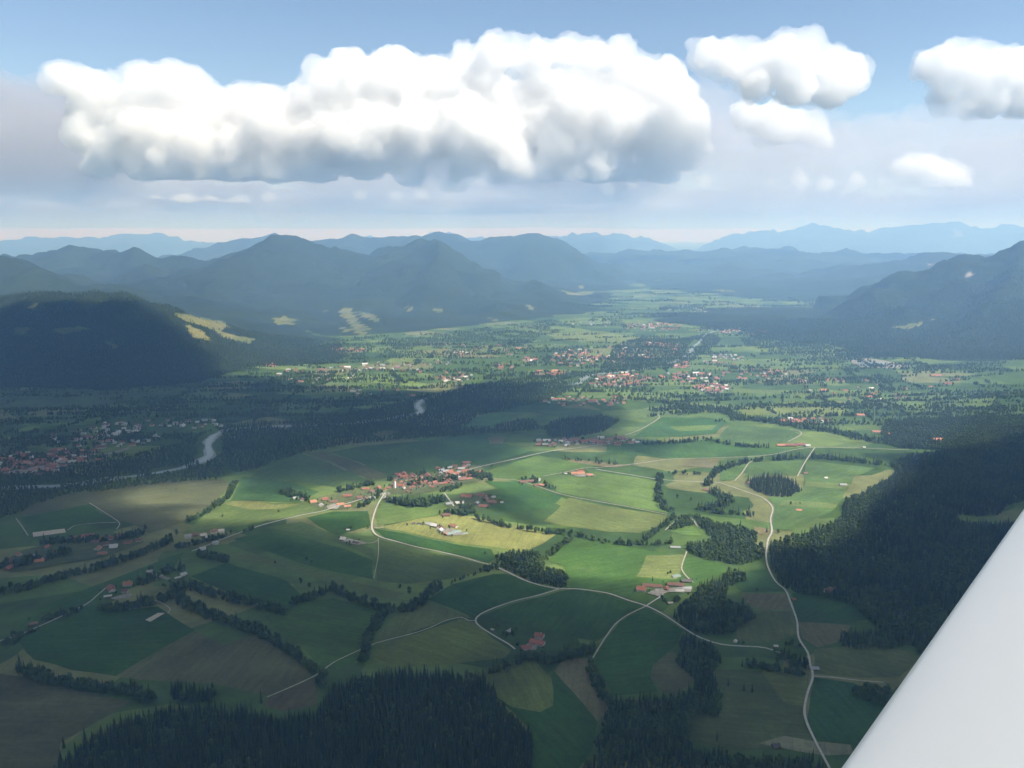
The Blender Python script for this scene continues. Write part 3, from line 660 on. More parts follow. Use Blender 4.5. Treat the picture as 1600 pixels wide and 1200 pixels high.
G1 = 'sunlit houses at the village entrance'
for a in [(490,786,'house',20,1.2,'orange','leftmost sunlit orange roofed house at the village entrance'), (502,791,'house',110,1.0,'pale','pale roofed house beside the leftmost sunlit house'), (508,782,'house',15,1.2,'red','red roofed house behind the pale roofed sunlit one'),
          (521,785,'farm',20,.75,'brown','brown roofed farmhouse in the sunlit row'), (532,789,'farm',14,.7,'orange','left one of two bright orange farmhouses on the road'), (543,792,'farm',14,.65,'orange','right one of two bright orange farmhouses on the road'),
          (543,776,'farm',12,.85,'red','red farmhouse standing behind the two bright orange ones'), (462,780,'house',30,1.0,'grey','grey house among trees at the left end of the village'), (472,782,'house',100,.9,'brown','brown house among trees at the left end of the village')]: H(*a, G1)
G2 = 'houses left of the church'
for a in [(572,765,'farm',5,.75,'red','red farmhouse uphill left of the church'), (580,770,'house',70,1.2,'brown','brown house left of the church below the red farmhouse'), (591,764,'house',80,1.2,'red','red house closest to the church tower on its left'), (562,779,'house',10,1.1,'brown','brown house at the corner left of the church road'),
          (571,781,'house',95,1.0,'brown','small brown gable house left of the church road'), (582,780,'house',20,1.0,'grey','grey roofed house at the top of the church road'), (602,780,'house',100,.9,'grey','grey roofed house on the right of the church road'), (611,782,'house',30,1.1,'grey','white walled grey roofed house under the church hill')]: H(*a, G2)
vil = [(640,240),(742,195),(762,250),(775,178),(800,172),(850,186),(872,170),(905,186),(845,214),(880,226),(912,208),(965,190),(988,206),(940,172),(820,208),(792,222),(764,214),(730,178),(860,205),(925,192),(700,172),(810,190)]
def pack(pts, n, seed, amp=5.0):
    r = random.Random(seed); out = list(pts)
    while len(out) < n:
        x, y = r.choice(pts); q = (x + r.uniform(-1, 1) * 34, y + r.uniform(-1, 1) * 15)
        gx_, gy_ = ground(440 + q[0] / 3.81, 700 + q[1] / 3.81)
        if all(math.dist((gx_, gy_), ground(440 + a / 3.81, 700 + b / 3.81)) > 19 for a, b in out) and all(math.dist((gx_, gy_), z[:2]) > 24 for z in SPOTS) and math.dist((gx_, gy_), ground(625, 763)) > 32: out.append(q)
    return out
vil_all = pack(vil, 44, 5)
for k, (x, y) in enumerate(vil_all):
    H(440 + x / 3.81, 700 + y / 3.81, hr.choice(['house', 'farm', 'house', 'barn']), hr.choice([10, 20, 100, 110, 15]) + hr.uniform(-8, 8), hr.uniform(.72, .95), hr.choice(['red', 'brown', 'red', 'brown', 'red']), 'red brown roofed house packed into the village right of the church', 'houses of the upper village')
vil2 = [(950,135),(975,142),(1010,140),(1040,128),(1070,126),(1092,142),(1100,162),(1117,186),(1050,164),(1140,150),(1086,106),(1112,106),(1025,166),(1000,120),(1062,146),(1080,180)]
for k, (x, y) in enumerate(pack(vil2, 30, 6)):
    H(440 + x / 3.81, 700 + y / 3.81, hr.choice(['house', 'house', 'farm', 'barn']), hr.choice([10, 100, 25]) + hr.uniform(-8, 8), hr.uniform(.7, .95), hr.choice(['red', 'brown', 'red', 'grey']), 'house at the village end by the straight road', 'houses at the village end')
G3 = 'farm buildings of the wooded hamlet'
for a in [(702,788,'barn',20,.9,'grey','grey barn at the fork of the hamlet lane'), (718,787,'farm',8,.8,'pale','pale roofed farmhouse of the wooded hamlet'), (729,777,'farm',-8,1.0,'red','red long roofed farmhouse at the top of the wooded hamlet'), (752,776,'farm',-10,1.0,'brown','brown farmhouse at the top right of the wooded hamlet'), (759,782,'house',80,1.2,'brown','brown gable house in the middle of the wooded hamlet'),
          (769,786,'farm',-12,.9,'brown','brown roofed farmhouse at the right end of the wooded hamlet'), (755,792,'farm',-5,.8,'red','red roofed farmhouse nearest in the wooded hamlet'), (784,786,'hut',0,1.1,'pale','tiny pale hut right of the wooded hamlet'), (697,806,'barn',5,1.0,'brown','dark barn hidden in trees below the wooded hamlet'), (745,787,'barn',75,.8,'grey','grey barn inside the wooded hamlet'), (771,778,'house',10,.8,'grey','small grey house behind the wooded hamlet')]: H(*a, G3)
G4 = 'buildings of the isolated sunlit farm'
for a in [(671,820,'barn',-20,.9,'grey','grey barn at the left end of the isolated sunlit farm'), (679,823,'house',-25,1.2,'pale','pale house of the isolated sunlit farm'), (691,826,'farm',-70,.7,'brown','brown roofed farmhouse in the isolated sunlit farm'), (688,830,'house',70,1.0,'pale','white gabled house in the isolated sunlit farm'), (697,836,'hut',70,1.5,'orange','small orange roofed hut in the isolated sunlit farm'),
          (709,823,'farm',-40,.8,'orange','long orange roof behind the grey green hall'), (713,832,'hall',25,.62,'solar','grey green roofed hall of the isolated sunlit farm'), (726,834,'hall',25,.42,'solar','small grey green hall at the right end of the sunlit farm'), (704,835,'barn',25,.9,'solar','low grey green shed before the sunlit hall'), (646,819,'hut',10,1.1,'dark','dark hut left of the isolated sunlit farm'), (655,819,'shed',0,.9,'dark','dark low shed left of the isolated sunlit farm')]: H(*a, G4)
G5 = 'low farm beside the church road'
for a in [(537,844,'house',-20,1.1,'pale','white gabled house of the low farm'), (546,846,'farm',-10,.7,'grey','long grey roof of the low farm'), (556,849,'shed',-15,1.1,'dark','dark shed right of the low farm'), (544,829,'hut',0,1.0,'pale','tiny pale hut in the field above the low farm')]: H(*a, G5)
G6 = 'sunlit hamlet right of the village'
for a in [(818,754,'farm',0,.75,'brown','brown farmhouse at the left of the sunlit hamlet'), (831,753,'farm',-8,.8,'brown','brown farmhouse in the middle of the sunlit hamlet'), (841,751,'house',60,1.0,'grey','grey gable house at the back of the sunlit hamlet'), (847,759,'farm',-30,.7,'orange','orange roofed farmhouse at the front of the sunlit hamlet'), (838,759,'barn',10,.8,'brown','brown barn at the front of the sunlit hamlet')]: H(*a, G6)
G7 = 'long red farm in the sunlit meadow'
for a in [(903,741,'long',2,.95,'orange','long orange red farmhouse alone in the sunlit meadow'), (921,743,'barn',-5,.9,'orange','small orange barn right of the long farmhouse'), (907,737,'barn',0,.9,'red','red barn behind the long farmhouse'), (884,741,'hut',0,1.0,'pale','tiny pale hut left of the long red farm')]: H(*a, G7)
G8 = 'buildings of the large farm at the crossroads'
for a in [(1002,923,'house',-12,1.35,'red','red roofed house at the left of the large crossroads farm'), (1022,917,'long',-8,.75,'brown','long brown roof of the large crossroads farm'), (1041,921,'farm',75,.62,'red','bright red cross gabled house of the large crossroads farm'), (1056,915,'long',-8,.8,'brown','long brown barn roof behind the bright red house'), (1073,920,'hall',-5,.5,'grey','grey flat hall at the right of the large crossroads farm'),
          (1062,924,'hall',-5,.45,'pale','white low roofed hall beside the bright red house'), (1056,901,'hall',25,.5,'solar','grey blue roofed hall above the large crossroads farm'), (1073,909,'farm',-6,.75,'dark','dark roofed barn at the lane above the large farm'), (1047,943,'shed',10,.8,'pale','small white shed below the large crossroads farm'), (1011,916,'barn',-8,.9,'brown','brown barn left behind the large crossroads farm')]: H(*a, G8)
G9 = 'buildings of the red roofed farm'
for a in [(840,1006,'farm',-25,.95,'red','big red roofed farmhouse at the end of the looping road'), (843,996,'house',-25,1.2,'red','small red roofed house behind the big red farmhouse'), (822,1013,'barn',8,.9,'red','low red barn left of the big red farmhouse'), (796,987,'shed',50,1.0,'grey','grey shed above the looping road'), (770,985,'hut',-30,.9,'grey','small grey hut beside the looping road')]: H(*a, G9)
G10 = 'farm above the big dark meadow'
for a in [(174,922,'farm',-55,.95,'red','large red roofed farmhouse above the big dark meadow'), (200,915,'house',15,1.3,'orange','beige orange house right of the large red farmhouse'), (195,925,'house',10,.9,'brown','small brown house at the front of the dark meadow farm'), (169,933,'shed',20,1.1,'pale','pale shed in front of the large red farmhouse'), (52,976,'shed',30,1.1,'brown','small brown shed beside the pale lane')]: H(*a, G10)
G11 = 'houses in the gully left of centre'
for a in [(246,900,'long',-20,.6,'grey','long grey roof in the gully left of centre'), (287,899,'house',35,.9,'pale','pale house at the right end of the gully'), (270,915,'hut',20,1.3,'pale','tiny white hut in the gully hedge'), (234,895,'house',10,.9,'grey','grey house at the top of the gully'), (278,904,'shed',35,1.0,'pale','pale shed at the right of the gully')]: H(*a, G11)
G12 = 'large red roofs of the left village'
for a in [(122,843,'farm',5,1.05,'red','largest red roof at the left of the left village'), (138,839,'farm',12,.95,'red','second large red roof of the left village behind the largest'), (168,843,'farm',8,1.0,'red','large red roof in the middle of the left village'), (186,840,'farm',12,.85,'red','large red roof right of the middle one in the left village'), (178,856,'house',15,1.25,'pale','white walled house in front of the left village'), (160,866,'farm',8,.7,'red','red farmhouse lowest in the left village'),
          (153,859,'house',80,1.1,'orange','orange gable house in front of the left village'), (166,852,'house',20,1.1,'brown','brown house below the middle red roof of the left village'), (200,849,'barn',15,.9,'red','red barn right in the left village'), (217,846,'house',15,1.0,'brown','brown house at the right end of the left village'), (150,848,'barn',0,.9,'brown','brown barn between the large red roofs')]: H(*a, G12)
for k, (x, y) in enumerate([(62,878),(70,873),(37,877),(13,889),(72,856),(30,868),(55,868),(20,878),(82,866)]):
    H(x, y, hr.choice(['house', 'farm', 'barn']), hr.uniform(-20, 100), hr.uniform(.8, 1.0), hr.choice(['red', 'brown', 'grey', 'orange']), 'house among the trees at the far left village edge', 'houses at the far left village edge')
for k, (x, y) in enumerate([(305,837),(294,840),(318,838),(346,831),(334,832),(337,850),(317,859),(326,841)]):
    H(x, y, hr.choice(['house', 'house', 'shed']), hr.uniform(0, 40), hr.uniform(.85, 1.15), hr.choice(['pale', 'grey', 'brown', 'pale']), 'grey or white house at the junction of the village road', 'houses at the road junction')
GL = 'lone buildings on the right'
for a in [(1295,926,'house',10,1.35,'brown','white house at the edge of the big forest'), (1306,922,'shed',5,1.0,'red','red roofed shed beside the white forest house'), (1240,938,'hut',20,1.1,'red','small red brown hut beside the right hand road'), (1248,798,'barn',-10,.7,'orange','orange hay barn in the striped meadow'), (1290,748,'hut',10,1.3,'pale','pale hut high in the striped meadow'), (1317,759,'shed',5,1.5,'grey','grey hay shed at the forest corner'),
          (1169,757,'house',70,1.1,'brown','white house at the left tip of the round spruce copse'), (1212,1011,'hut',0,1.0,'pale','white hut beside the lower road'), (1149,1003,'hut',60,.9,'pale','tiny white chapel on the lower road'), (1212,1168,'hut',10,1.4,'dark','dark hut in the greyish mown strip'), (1055,856,'long',-4,.55,'grey','long grey shed at the wood edge'), (1103,766,'barn',-20,.8,'brown','brown hut beside the grove'), (1258,740,'barn',20,.7,'brown','brown barn on the lane right of the round copse'), (1272,1046,'shed',0,1.1,'grey','grey shed by the small bridge')]: H(*a, GL)
GM = 'farms in the middle distance'
for a in [(1234,697,'long',-2,1.0,'red','long red farm roof at the curved track'), (1251,696,'farm',0,1.0,'red','red roofed barn right of the long red roof'), (1220,697,'farm',-5,.9,'orange','orange barn left of the long red roof'), (1262,698,'house',0,1.2,'pale','pale house at the right of the curved track farm'), (1344,650,'farm',0,1.1,'orange','orange farmhouse before the dark wood band'), (1369,676,'farm',-10,1.0,'orange','orange farmhouse on the ribbon wood edge'), (1386,679,'barn',-5,1.0,'red','red barn beside the ribbon wood edge'),
          (1465,689,'farm',-5,1.3,'orange','lone orange farmhouse near the big forest'), (1462,588,'long',0,1.3,'orange','long orange roof far out on the right plain'), (1495,594,'farm',0,1.2,'brown','brown roof far out on the right plain'), (1480,601,'farm',0,1.2,'red','red farm behind the trees of the right plain'), (933,691,'long',2,.8,'orange','orange white farm before the dark belt of trees'), (1350,700,'hut',0,1.2,'pale','pale hut beside the farm road right')]: H(*a, GM)

FAR = []
def settle(px, py, rx, ry, n, roofs, label, seed, sc=.95, ang=8):
    rx *= 1.2; ry *= 1.15; n = int(n * 1.35)
    r = random.Random(seed); got = []
    for _ in range(n * 8):
        a, q = r.uniform(0, 6.283), math.sqrt(r.random())
        x, y = ground(px + rx * q * math.cos(a), py + ry * q * math.sin(a))
        if any(math.hypot(x - g[0], y - g[1]) < 23 for g in got): continue
        if not clear_river(x, y): continue
        got.append((x, y)); FAR.append((x, y, r.choice(['house', 'house', 'house', 'farm', 'barn']), ang + r.choice([0, 90, 0]) + r.uniform(-12, 12), r.uniform(.9, 1.3) * sc, r.choice(roofs), label))
        if len(got) >= n: break
def clear_river(x, y): return float(seg_dist(np.array([x]), np.array([y]), [tuple(c) for c in RC[::4]])[0][0]) > 60
RR, RW = ['red', 'orange', 'brown', 'red', 'red', 'brown', 'pale'], ['pale', 'grey', 'grey', 'red', 'brown', 'brown']
for k, a in enumerate([(40,726,55,16,42,RR,'small house in the left edge river town'), (120,712,40,10,18,RR,'small house in the eastern part of the river town'), (165,683,70,16,30,RW,'pale house scattered above the river town'), (270,663,70,7,16,RW,'pale house in the string of houses above the river'), (190,668,30,8,10,RW,'pale house in the middle of the shaded plain'),
      (955,690,38,5,14,RR,'small roof of the hamlet at the foot of the bend track'), (868,693,34,6,12,RW,'small roof of the hamlet between the two straight roads'), (1262,658,34,4,14,RR,'orange roof of the hamlet on the ribbon wood'), (915,627,60,7,24,RR,'dim roof of the shaded hamlet below the bright meadow'), (960,594,52,10,56,RR,'roof in the riverside town'), (1080,590,45,7,26,RR,'roof in the right part of the riverside town'), (1112,607,24,6,26,RR,'roof of the compact hamlet right of the riverside town'),
      (905,560,36,12,46,RR,'roof of the town left of the river'), (862,584,24,4,14,RR,'roof of the row below the town left of the river'), (712,590,26,7,18,RR,'roof of the hamlet at the far river bend'), (785,574,14,4,8,RR,'roof of the tiny hamlet above the far river bend'), (828,563,10,3,6,RR,'red roof of the isolated far hamlet'), (540,549,26,4,14,RR,'roof of the hamlet at the foot of the mountains'), (535,577,38,4,12,RW,'roof of the shaded hamlet under the sunlit meadow'), (425,571,12,2,5,RR,'roof of the small hamlet in the left sunlit strip'), (1020,511,40,6,40,RR,'roof of the far town with the white church tower'), (930,507,30,3,12,RW,'roof in the western fringe of the far town'),
      (1122,517,26,4,20,RR,'roof of the far hamlet across the river'), (1150,488,50,7,34,RW,'tiny roof of the farthest town in the haze'), (1075,483,30,5,14,RW,'tiny roof left of the farthest town'), (1132,563,28,8,24,RW,'roof in the wooded settlement right of the far river'), (1250,596,12,2,6,RR,'orange roof of the hamlet on the plain'), (1305,595,12,2,6,RR,'roof of the second hamlet on the plain'), (600,615,60,5,8,RW,'pale house lone on the shaded plain'), (1060,571,22,4,10,RR,'roof above the riverside town'), (1010,545,50,9,26,RR,'roof in the strip of houses before the far town'), (975,560,40,7,22,RR,'roof in the strip of houses left of the far river'), (1180,585,50,7,20,RR,'roof scattered right of the riverside town'), (640,572,60,10,24,RW,'roof scattered on the plain under the mountains'), (480,588,60,10,16,RW,'roof scattered on the left sunlit plain'), (760,548,60,10,20,RR,'roof scattered on the foothills'), (1200,515,60,10,26,RW,'roof scattered on the far right plain'), (1350,610,90,14,16,RR,'roof scattered among the right plain hedges')]): settle(*a, seed=40 + k)
FAR.sort(key=lambda f: f[1])
NEAR_N = 300 - len(SPOTS)
for (x, y, t, rot, sc, roof, lab) in FAR[:NEAR_N]: house(x, y, t, rot, sc, roof, lab, 'houses of: ' + lab, detail=False)
# houses of one cluster are told apart by roof colour and by counting from the left
clusters = {}
for o in list(COL.objects):
    if o.parent is None and o.get('category') in ('house', 'farmhouse', 'barn', 'shed', 'hut') and o.get('label'): clusters.setdefault(o['label'], []).append(o)
for lab, os_ in clusters.items():
    if len(os_) < 2: continue
    os_.sort(key=lambda o: float(project(o.location.x, o.location.y, 0.0)[0]))
    for k, o in enumerate(os_):
        col = [c.data.materials[0].name.split('_')[0] for c in o.children if c.name.startswith('roof')][0]
        where = lab.split(' ', 1)[1] if False else lab
        for w in ('small house', 'pale house', 'small roof', 'orange roof', 'dim roof', 'red brown roofed house', 'grey or white house', 'tiny roof', 'red roof', 'house', 'roof'):
            if where.startswith(w): where = where[len(w):].strip(); break
        o['label'] = '%s-roofed %s, %s %s' % (col, o['category'], ordinal(k), where)
V, F, MI = [], [], []
rk = list(ROOF)
for (x, y, t, rot, sc, roof, lab) in FAR[NEAR_N:]:
    SPOTS.append((x, y, 14, 8, rot))
    c, s = math.cos(math.radians(rot)) * sc, math.sin(math.radians(rot)) * sc
    l, w, h, sl, o = SIZES[t]
    for (v, f), mi in ((wall_geo(l, w, h, sl), 0), (roof_geo(l, w, h, sl, o), 1 + rk.index(roof))):
        i = len(V); V += [(x + a * c - b * s, y + a * s + b * c, z * sc) for a, b, z in v]
        F += [tuple(q + i for q in g) for g in f]; MI += [mi] * len(f)
me = mesh_np('far_town_houses', V, F); me.materials.append(M_plaster)
for k in rk: me.materials.append(ROOF[k])
me.polygons.foreach_set('material_index', MI)
tag(link('far_town_houses', me), 'tiny red and white houses of the far towns', kind='stuff')

# the village church
cx_, cy_ = ground(625, 763)
SPOTS.append((cx_, cy_, 30, 16, 20))
ch = link('church', None); ch.location = (cx_, cy_, 0); ch.rotation_euler.z = math.radians(-28)
tag(ch, 'white village church with tall white tower and red nave roof', 'church')
M_white = plain('church_whitewash', (.66, .65, .62), .9, .04, .4)
link('nave', mesh_np('nave', *wall_geo(30, 13, 10, .95)), M_white, ch)
link('nave_roof', mesh_np('nave_roof', *roof_geo(30, 13, 10, .95, .5)), ROOF['red'], ch)
V = [(15 + 5 * math.cos(a), 5.2 * math.sin(a), z) for z in (-.5, 9) for a in [math.pi * (-.5 + k / 6) for k in range(7)]]
link('apse', mesh_np('apse', V, [(k, k + 1, k + 8, k + 7) for k in range(6)]), M_white, ch)
V = [(15 + 5.6 * math.cos(a), 5.8 * math.sin(a), 9) for a in [math.pi * (-.5 + k / 6) for k in range(7)]] + [(14.5, 0, 15)]
link('apse_roof', mesh_np('apse_roof', V, [(k, k + 1, 7) for k in range(6)]), ROOF['red'], ch)
V = [(x - 14, y - 9.6, z) for z in (-.5, 25) for x, y in ((-3.2, -3.2), (3.2, -3.2), (3.2, 3.2), (-3.2, 3.2))]
tw = link('tower', mesh_np('tower', V, box_faces(0)), M_white, ch)
V, F, prof = [], [], [(3.7, 25), (3.5, 26.2), (2.2, 28), (1.4, 31), (.35, 36), (.05, 38)]
for r_, z in prof: V += [(-14 + r_ * 1.15 * math.cos(6.283 * (k + .5) / 8), -9.6 + r_ * 1.15 * math.sin(6.283 * (k + .5) / 8), z) for k in range(8)]
for s in range(5): F += [(s * 8 + k, s * 8 + (k + 1) % 8, s * 8 + 8 + (k + 1) % 8, s * 8 + 8 + k) for k in range(8)]
link('tower_roof', mesh_np('tower_roof', V, F), ROOF['red'], ch)
for k in range(4):
    for sd in (-1, 1):
        x = -9 + 6.4 * k; y = sd * 6.55
        if sd < 0 and k == 0: continue
        V = [(x + a, y, z) for a, z in ((-.8, 3), (.8, 3), (.8, 6.6), (.45, 7.5), (-.45, 7.5), (-.8, 6.6))]
        link('window', mesh_np('church_window', V, [tuple(range(6)) if sd < 0 else tuple(reversed(range(6)))]), M_window, ch)
for z in (17, 21.5):
    V = [(-14 + a, -9.6 - 3.25, z + b) for a, b in ((-.7, -1.2), (.7, -1.2), (.7, 1.2), (-.7, 1.2))]
    link('belfry_opening', mesh_np('belfry_opening', V, [(0, 1, 2, 3)]), M_window, tw)
# far white church tower of the town
fx, fy = ground(1019, 513)
fc = link('church', None); fc.location = (fx, fy, 0); tag(fc, 'white church tower above the far valley town', 'church')
SPOTS.append((fx, fy, 30, 20, 0))
link('nave', mesh_np('far_nave', *wall_geo(42, 17, 13, .9)), M_plaster, fc)
link('nave_roof', mesh_np('far_nave_roof', *roof_geo(42, 17, 13, .9, .6)), ROOF['red'], fc)
V = [(x - 26, y, z) for z in (-.5, 46) for x, y in ((-5, -5), (5, -5), (5, 5), (-5, 5))]
link('tower', mesh_np('far_tower', V, box_faces(0)), M_plaster, fc)
V = [(x - 26, y, 46) for x, y in ((-5.6, -5.6), (5.6, -5.6), (5.6, 5.6), (-5.6, 5.6))] + [(-26, 0, 66)]
link('tower_roof', mesh_np('far_tower_roof', V, [(0, 1, 4), (1, 2, 4), (2, 3, 4), (3, 0, 4)]), ROOF['dark'], fc)

# ------------------------------------------------------------------ trees
def foliage_mat(name, dark, light):
    m, nt, b, N, L = mat_new(name)
    oi = N.new('ShaderNodeObjectInfo'); geo = N.new('ShaderNodeNewGeometry')
    nz = N.new('ShaderNodeTexNoise'); nz.inputs['Scale'].default_value = .35; nz.inputs['Detail'].default_value = 3
    L.new(geo.outputs['Position'], nz.inputs['Vector'])
    ad = N.new('ShaderNodeMath'); ad.operation = 'MULTIPLY_ADD'; ad.inputs[1].default_value = .55
    L.new(oi.outputs['Random'], ad.inputs[0])
    sc = N.new('ShaderNodeMath'); sc.operation = 'MULTIPLY'; sc.inputs[1].default_value = .5
    L.new(nz.outputs['Fac'], sc.inputs[0]); L.new(sc.outputs[0], ad.inputs[2])
    rp = N.new('ShaderNodeValToRGB'); rp.color_ramp.elements[0].color = dark + (1,); rp.color_ramp.elements[1].color = light + (1,)
    rp.color_ramp.elements[0].position = .15; rp.color_ramp.elements[1].position = .85
    L.new(ad.outputs[0], rp.inputs['Fac']); L.new(rp.outputs['Color'], b.inputs['Base Color'])
    b.inputs['Roughness'].default_value = .8; b.inputs['Specular IOR Level'].default_value = .15
    return m
M_needles = foliage_mat('spruce_needles', (.010, .024, .015), (.036, .054, .024))
M_leaves = foliage_mat('broad_leaves', (.016, .038, .014), (.060, .092, .030))
M_bark = plain('bark', (.07, .05, .035), .95, .3, 2.0)
rnd = random.Random(11)
def spruce_crown(seed):
    """One spruce, 25 m: whorls of drooping branches round a ragged core."""
    r = random.Random(seed); V, F = [], []
    H = 25.0
    n = 11
    for k in range(n):
        f = k / n
        z = 2.2 + (H - 2.2) * f
        R = (3.6 * (1 - f) ** .85 + .25) * r.uniform(.85, 1.12)
        m = 9 if f < .6 else 6
        a0 = r.uniform(0, 6.28)
        for j in range(m):
            a = a0 + 6.283 * j / m + r.uniform(-.2, .2)
            rr = R * r.uniform(.75, 1.2); w = .42 * 6.283 / m
            i = len(V)
            V += [(0, 0, z + 2.6 * (1 - f) + .9), (rr * .55 * math.cos(a - w * 1.5), rr * .55 * math.sin(a - w * 1.5), z + .5), (rr * math.cos(a), rr * math.sin(a), z - .9 * (1 - f) - r.uniform(0, .5)), (rr * .55 * math.cos(a + w * 1.5), rr * .55 * math.sin(a + w * 1.5), z + .5)]
            F += [(i, i + 1, i + 2), (i, i + 2, i + 3)]
    i = len(V); m = 7
    V += [(2.1 * math.cos(6.283 * j / m), 2.1 * math.sin(6.283 * j / m), 2.6) for j in range(m)] + [(0, 0, H + .6)]
    F += [(i + j, i + (j + 1) % m, i + m) for j in range(m)]
    return mesh_np('spruce_crown', V, F)
def leaf_crown(seed, H=15.0, R=5.6):
    """One broadleaf: lumpy clumps of leaf-sized faces through an uneven crown."""
    r = random.Random(seed); V, F = [], []
    v1, f1 = ico(1)
    for k in range(9):
        t = r.uniform(0, 1); a = r.uniform(0, 6.28)
        zc = H * (.34 + .52 * t); rad = R * (.55 * math.sin(math.pi * (.18 + .75 * t)) ** .7) * r.uniform(.3, 1)
        s = R * r.uniform(.36, .56)
        c = np.array([rad * math.cos(a), rad * math.sin(a), zc])
        jit = np.array([[r.uniform(.72, 1.2)] for _ in range(len(v1))])
        i = len(V)
        V += [tuple(p) for p in (v1 * jit * (s, s, s * .85) + c)]
        F += [tuple(q + i) for q in f1]
        for q in range(26):
            d = Vector((r.gauss(0, 1), r.gauss(0, 1), r.gauss(0, .9))).normalized()
            p = Vector(c) + d * s * r.uniform(.9, 1.25)
            e1 = d.orthogonal().normalized(); e1.rotate(Matrix.Rotation(r.uniform(0, 6), 3, d)); e2 = d.cross(e1) + d * r.uniform(-.6, .6)
            w = r.uniform(.45, .95); i = len(V)
            V += [tuple(p + e1 * w), tuple(p - e1 * w * .5 + e2 * w * .8), tuple(p - e1 * w * .5 - e2 * w * .8)]
            F.append((i, i + 1, i + 2))
    return mesh_np('leaf_crown', V, F)
def trunk_mesh(h, r):
    V, F = [], []
    n = 6
    for (z, k) in ((-.5, 1.25), (h * .12, 1.0), (h * .6, .6), (h, .12)):
        V += [(r * k * math.cos(6.283 * j / n), r * k * math.sin(6.283 * j / n), z) for j in range(n)]
    for s in range(3):
        F += [(s * n + j, s * n + (j + 1) % n, s * n + n + (j + 1) % n, s * n + n + j) for j in range(n)]
    for j in range(3):                                # three limbs
        a = 2.1 * j; z0 = h * .35; i = len(V)
        V += [(r * .5 * math.cos(a + q), r * .5 * math.sin(a + q), z0) for q in (0, 2.1, 4.2)] + [(h * .2 * math.cos(a), h * .2 * math.sin(a), z0 + h * .25)]
        F += [(i, i + 1, i + 3), (i + 1, i + 2, i + 3), (i + 2, i, i + 3)]
    return mesh_np('trunk', V, F)
SPRUCE = [spruce_crown(k) for k in range(4)]
LEAF = [leaf_crown(20, 15, 5.6), leaf_crown(21, 14, 6.4), leaf_crown(22, 17, 5.2), leaf_crown(23, 12, 5.0), leaf_crown(24, 19, 5.0)]
T_SPRUCE, T_LEAF = trunk_mesh(22, .35), trunk_mesh(9, .4)
for m in SPRUCE: m.materials.append(M_needles)
for m in LEAF: m.materials.append(M_leaves)
T_SPRUCE.materials.append(M_bark); T_LEAF.materials.append(M_bark)
def joined(a, b):
    bm = bmesh.new(); bm.from_mesh(a); n = len(bm.faces); bm.from_mesh(b)
    bm.faces.ensure_lookup_table()
    for f in bm.faces[n:]: f.material_index = 1
    me = bpy.data.meshes.new('whole_tree'); bm.to_mesh(me); bm.free()
    me.materials.append(a.materials[0]); me.materials.append(M_bark)
    return me
SRC = [bpy.data.objects.new('tree_source', joined(m, T_SPRUCE)) for m in SPRUCE] + [bpy.data.objects.new('tree_source', joined(m, T_LEAF)) for m in LEAF]

PTS = []        # x, y, z, kind 0 spruce / 1 broadleaf, size, region index
REG = []        # (name, label for one tree, label of the mass, group)
def region(tree_label, mass_label, mass_name='woodland'):
    REG.append((tree_label, mass_label, mass_name)); return len(REG) - 1
nrng = np.random.RandomState(5)
RIVER_W = [tuple(c) for c in RC]
def clear_of_river(x, y, w=26):
    d, _ = seg_dist(x, y, RIVER_W[::3])
    PX, PY = project(x, y, 0 * x)
    w = np.full(np.shape(x), 7.0)                    # the wood stands back only along a few open reaches
    for (ex, ey, rx, ry) in ((326, 700, 30, 30), (656, 638, 10, 14), (908, 598, 14, 9), (1086, 548, 12, 16), (75, 763, 18, 6), (270, 738, 34, 8), (440, 668, 16, 5), (200, 748, 14, 5)):
        w = np.where(((PX - ex) / rx) ** 2 + ((PY - ey) / ry) ** 2 < 1, 46.0, w)
    return d > w
def wood(poly, spacing, conifer, size, tree_label, mass_label, holes=(), river=False, height=None, thin=1.0):
    ri = region(tree_label, mass_label)
    P = gpoly(poly)
    A = np.array(P)
    xs = np.arange(A[:, 0].min(), A[:, 0].max(), spacing); ys = np.arange(A[:, 1].min(), A[:, 1].max(), spacing)
    X, Y = np.meshgrid(xs, ys); X = X.ravel(); Y = Y.ravel()
    X = X + nrng.uniform(-.5, .5, X.shape) * spacing; Y = Y + nrng.uniform(-.5, .5, Y.shape) * spacing
    ok = in_poly(X + 7 * fbm(X / 40, Y / 40, 2), Y + 7 * fbm(X / 40 + 9, Y / 40, 2), P)
    for h in holes: ok &= ~in_poly(X, Y, gpoly(h))
    X, Y = X[ok], Y[ok]
    if river:
        ok = clear_of_river(X, Y); X, Y = X[ok], Y[ok]
    if thin < 1:
        ok = fbm(X / 130, Y / 130, 3) * .5 + .5 < thin; X, Y = X[ok], Y[ok]
    n = len(X)
    cl = fbm(X / 90 + 3, Y / 90, 3) * .9 + nrng.rand(n) * .9
    kind = (cl > (conifer * 1.8 - .45)).astype(int)
    s = size * nrng.uniform(.6, 1.2, n)
    for a in zip(X, Y, np.zeros(n), kind, s): PTS.append(a + (ri,))
def row(pts, gap, width, conifer, size, tree_label, mass_label):
    """A hedge or tree row along a polyline; width in metres."""
    ri = region(tree_label, mass_label, 'hedgerow_trees')
    C = [np.array(p) for p in gpoly(pts)]
    for a, b in zip(C[:-1], C[1:]):
        L_ = np.hypot(*(b - a)); n = max(1, int(L_ / gap * max(1.15, width / gap * 1.15)))
        for k in range(n):
            p = a + (b - a) * nrng.rand() + nrng.uniform(-.5, .5, 2) * width
            PTS.append((p[0], p[1], 0.0, 0 if nrng.rand() < conifer else 1, size * nrng.uniform(.7, 1.4), ri))
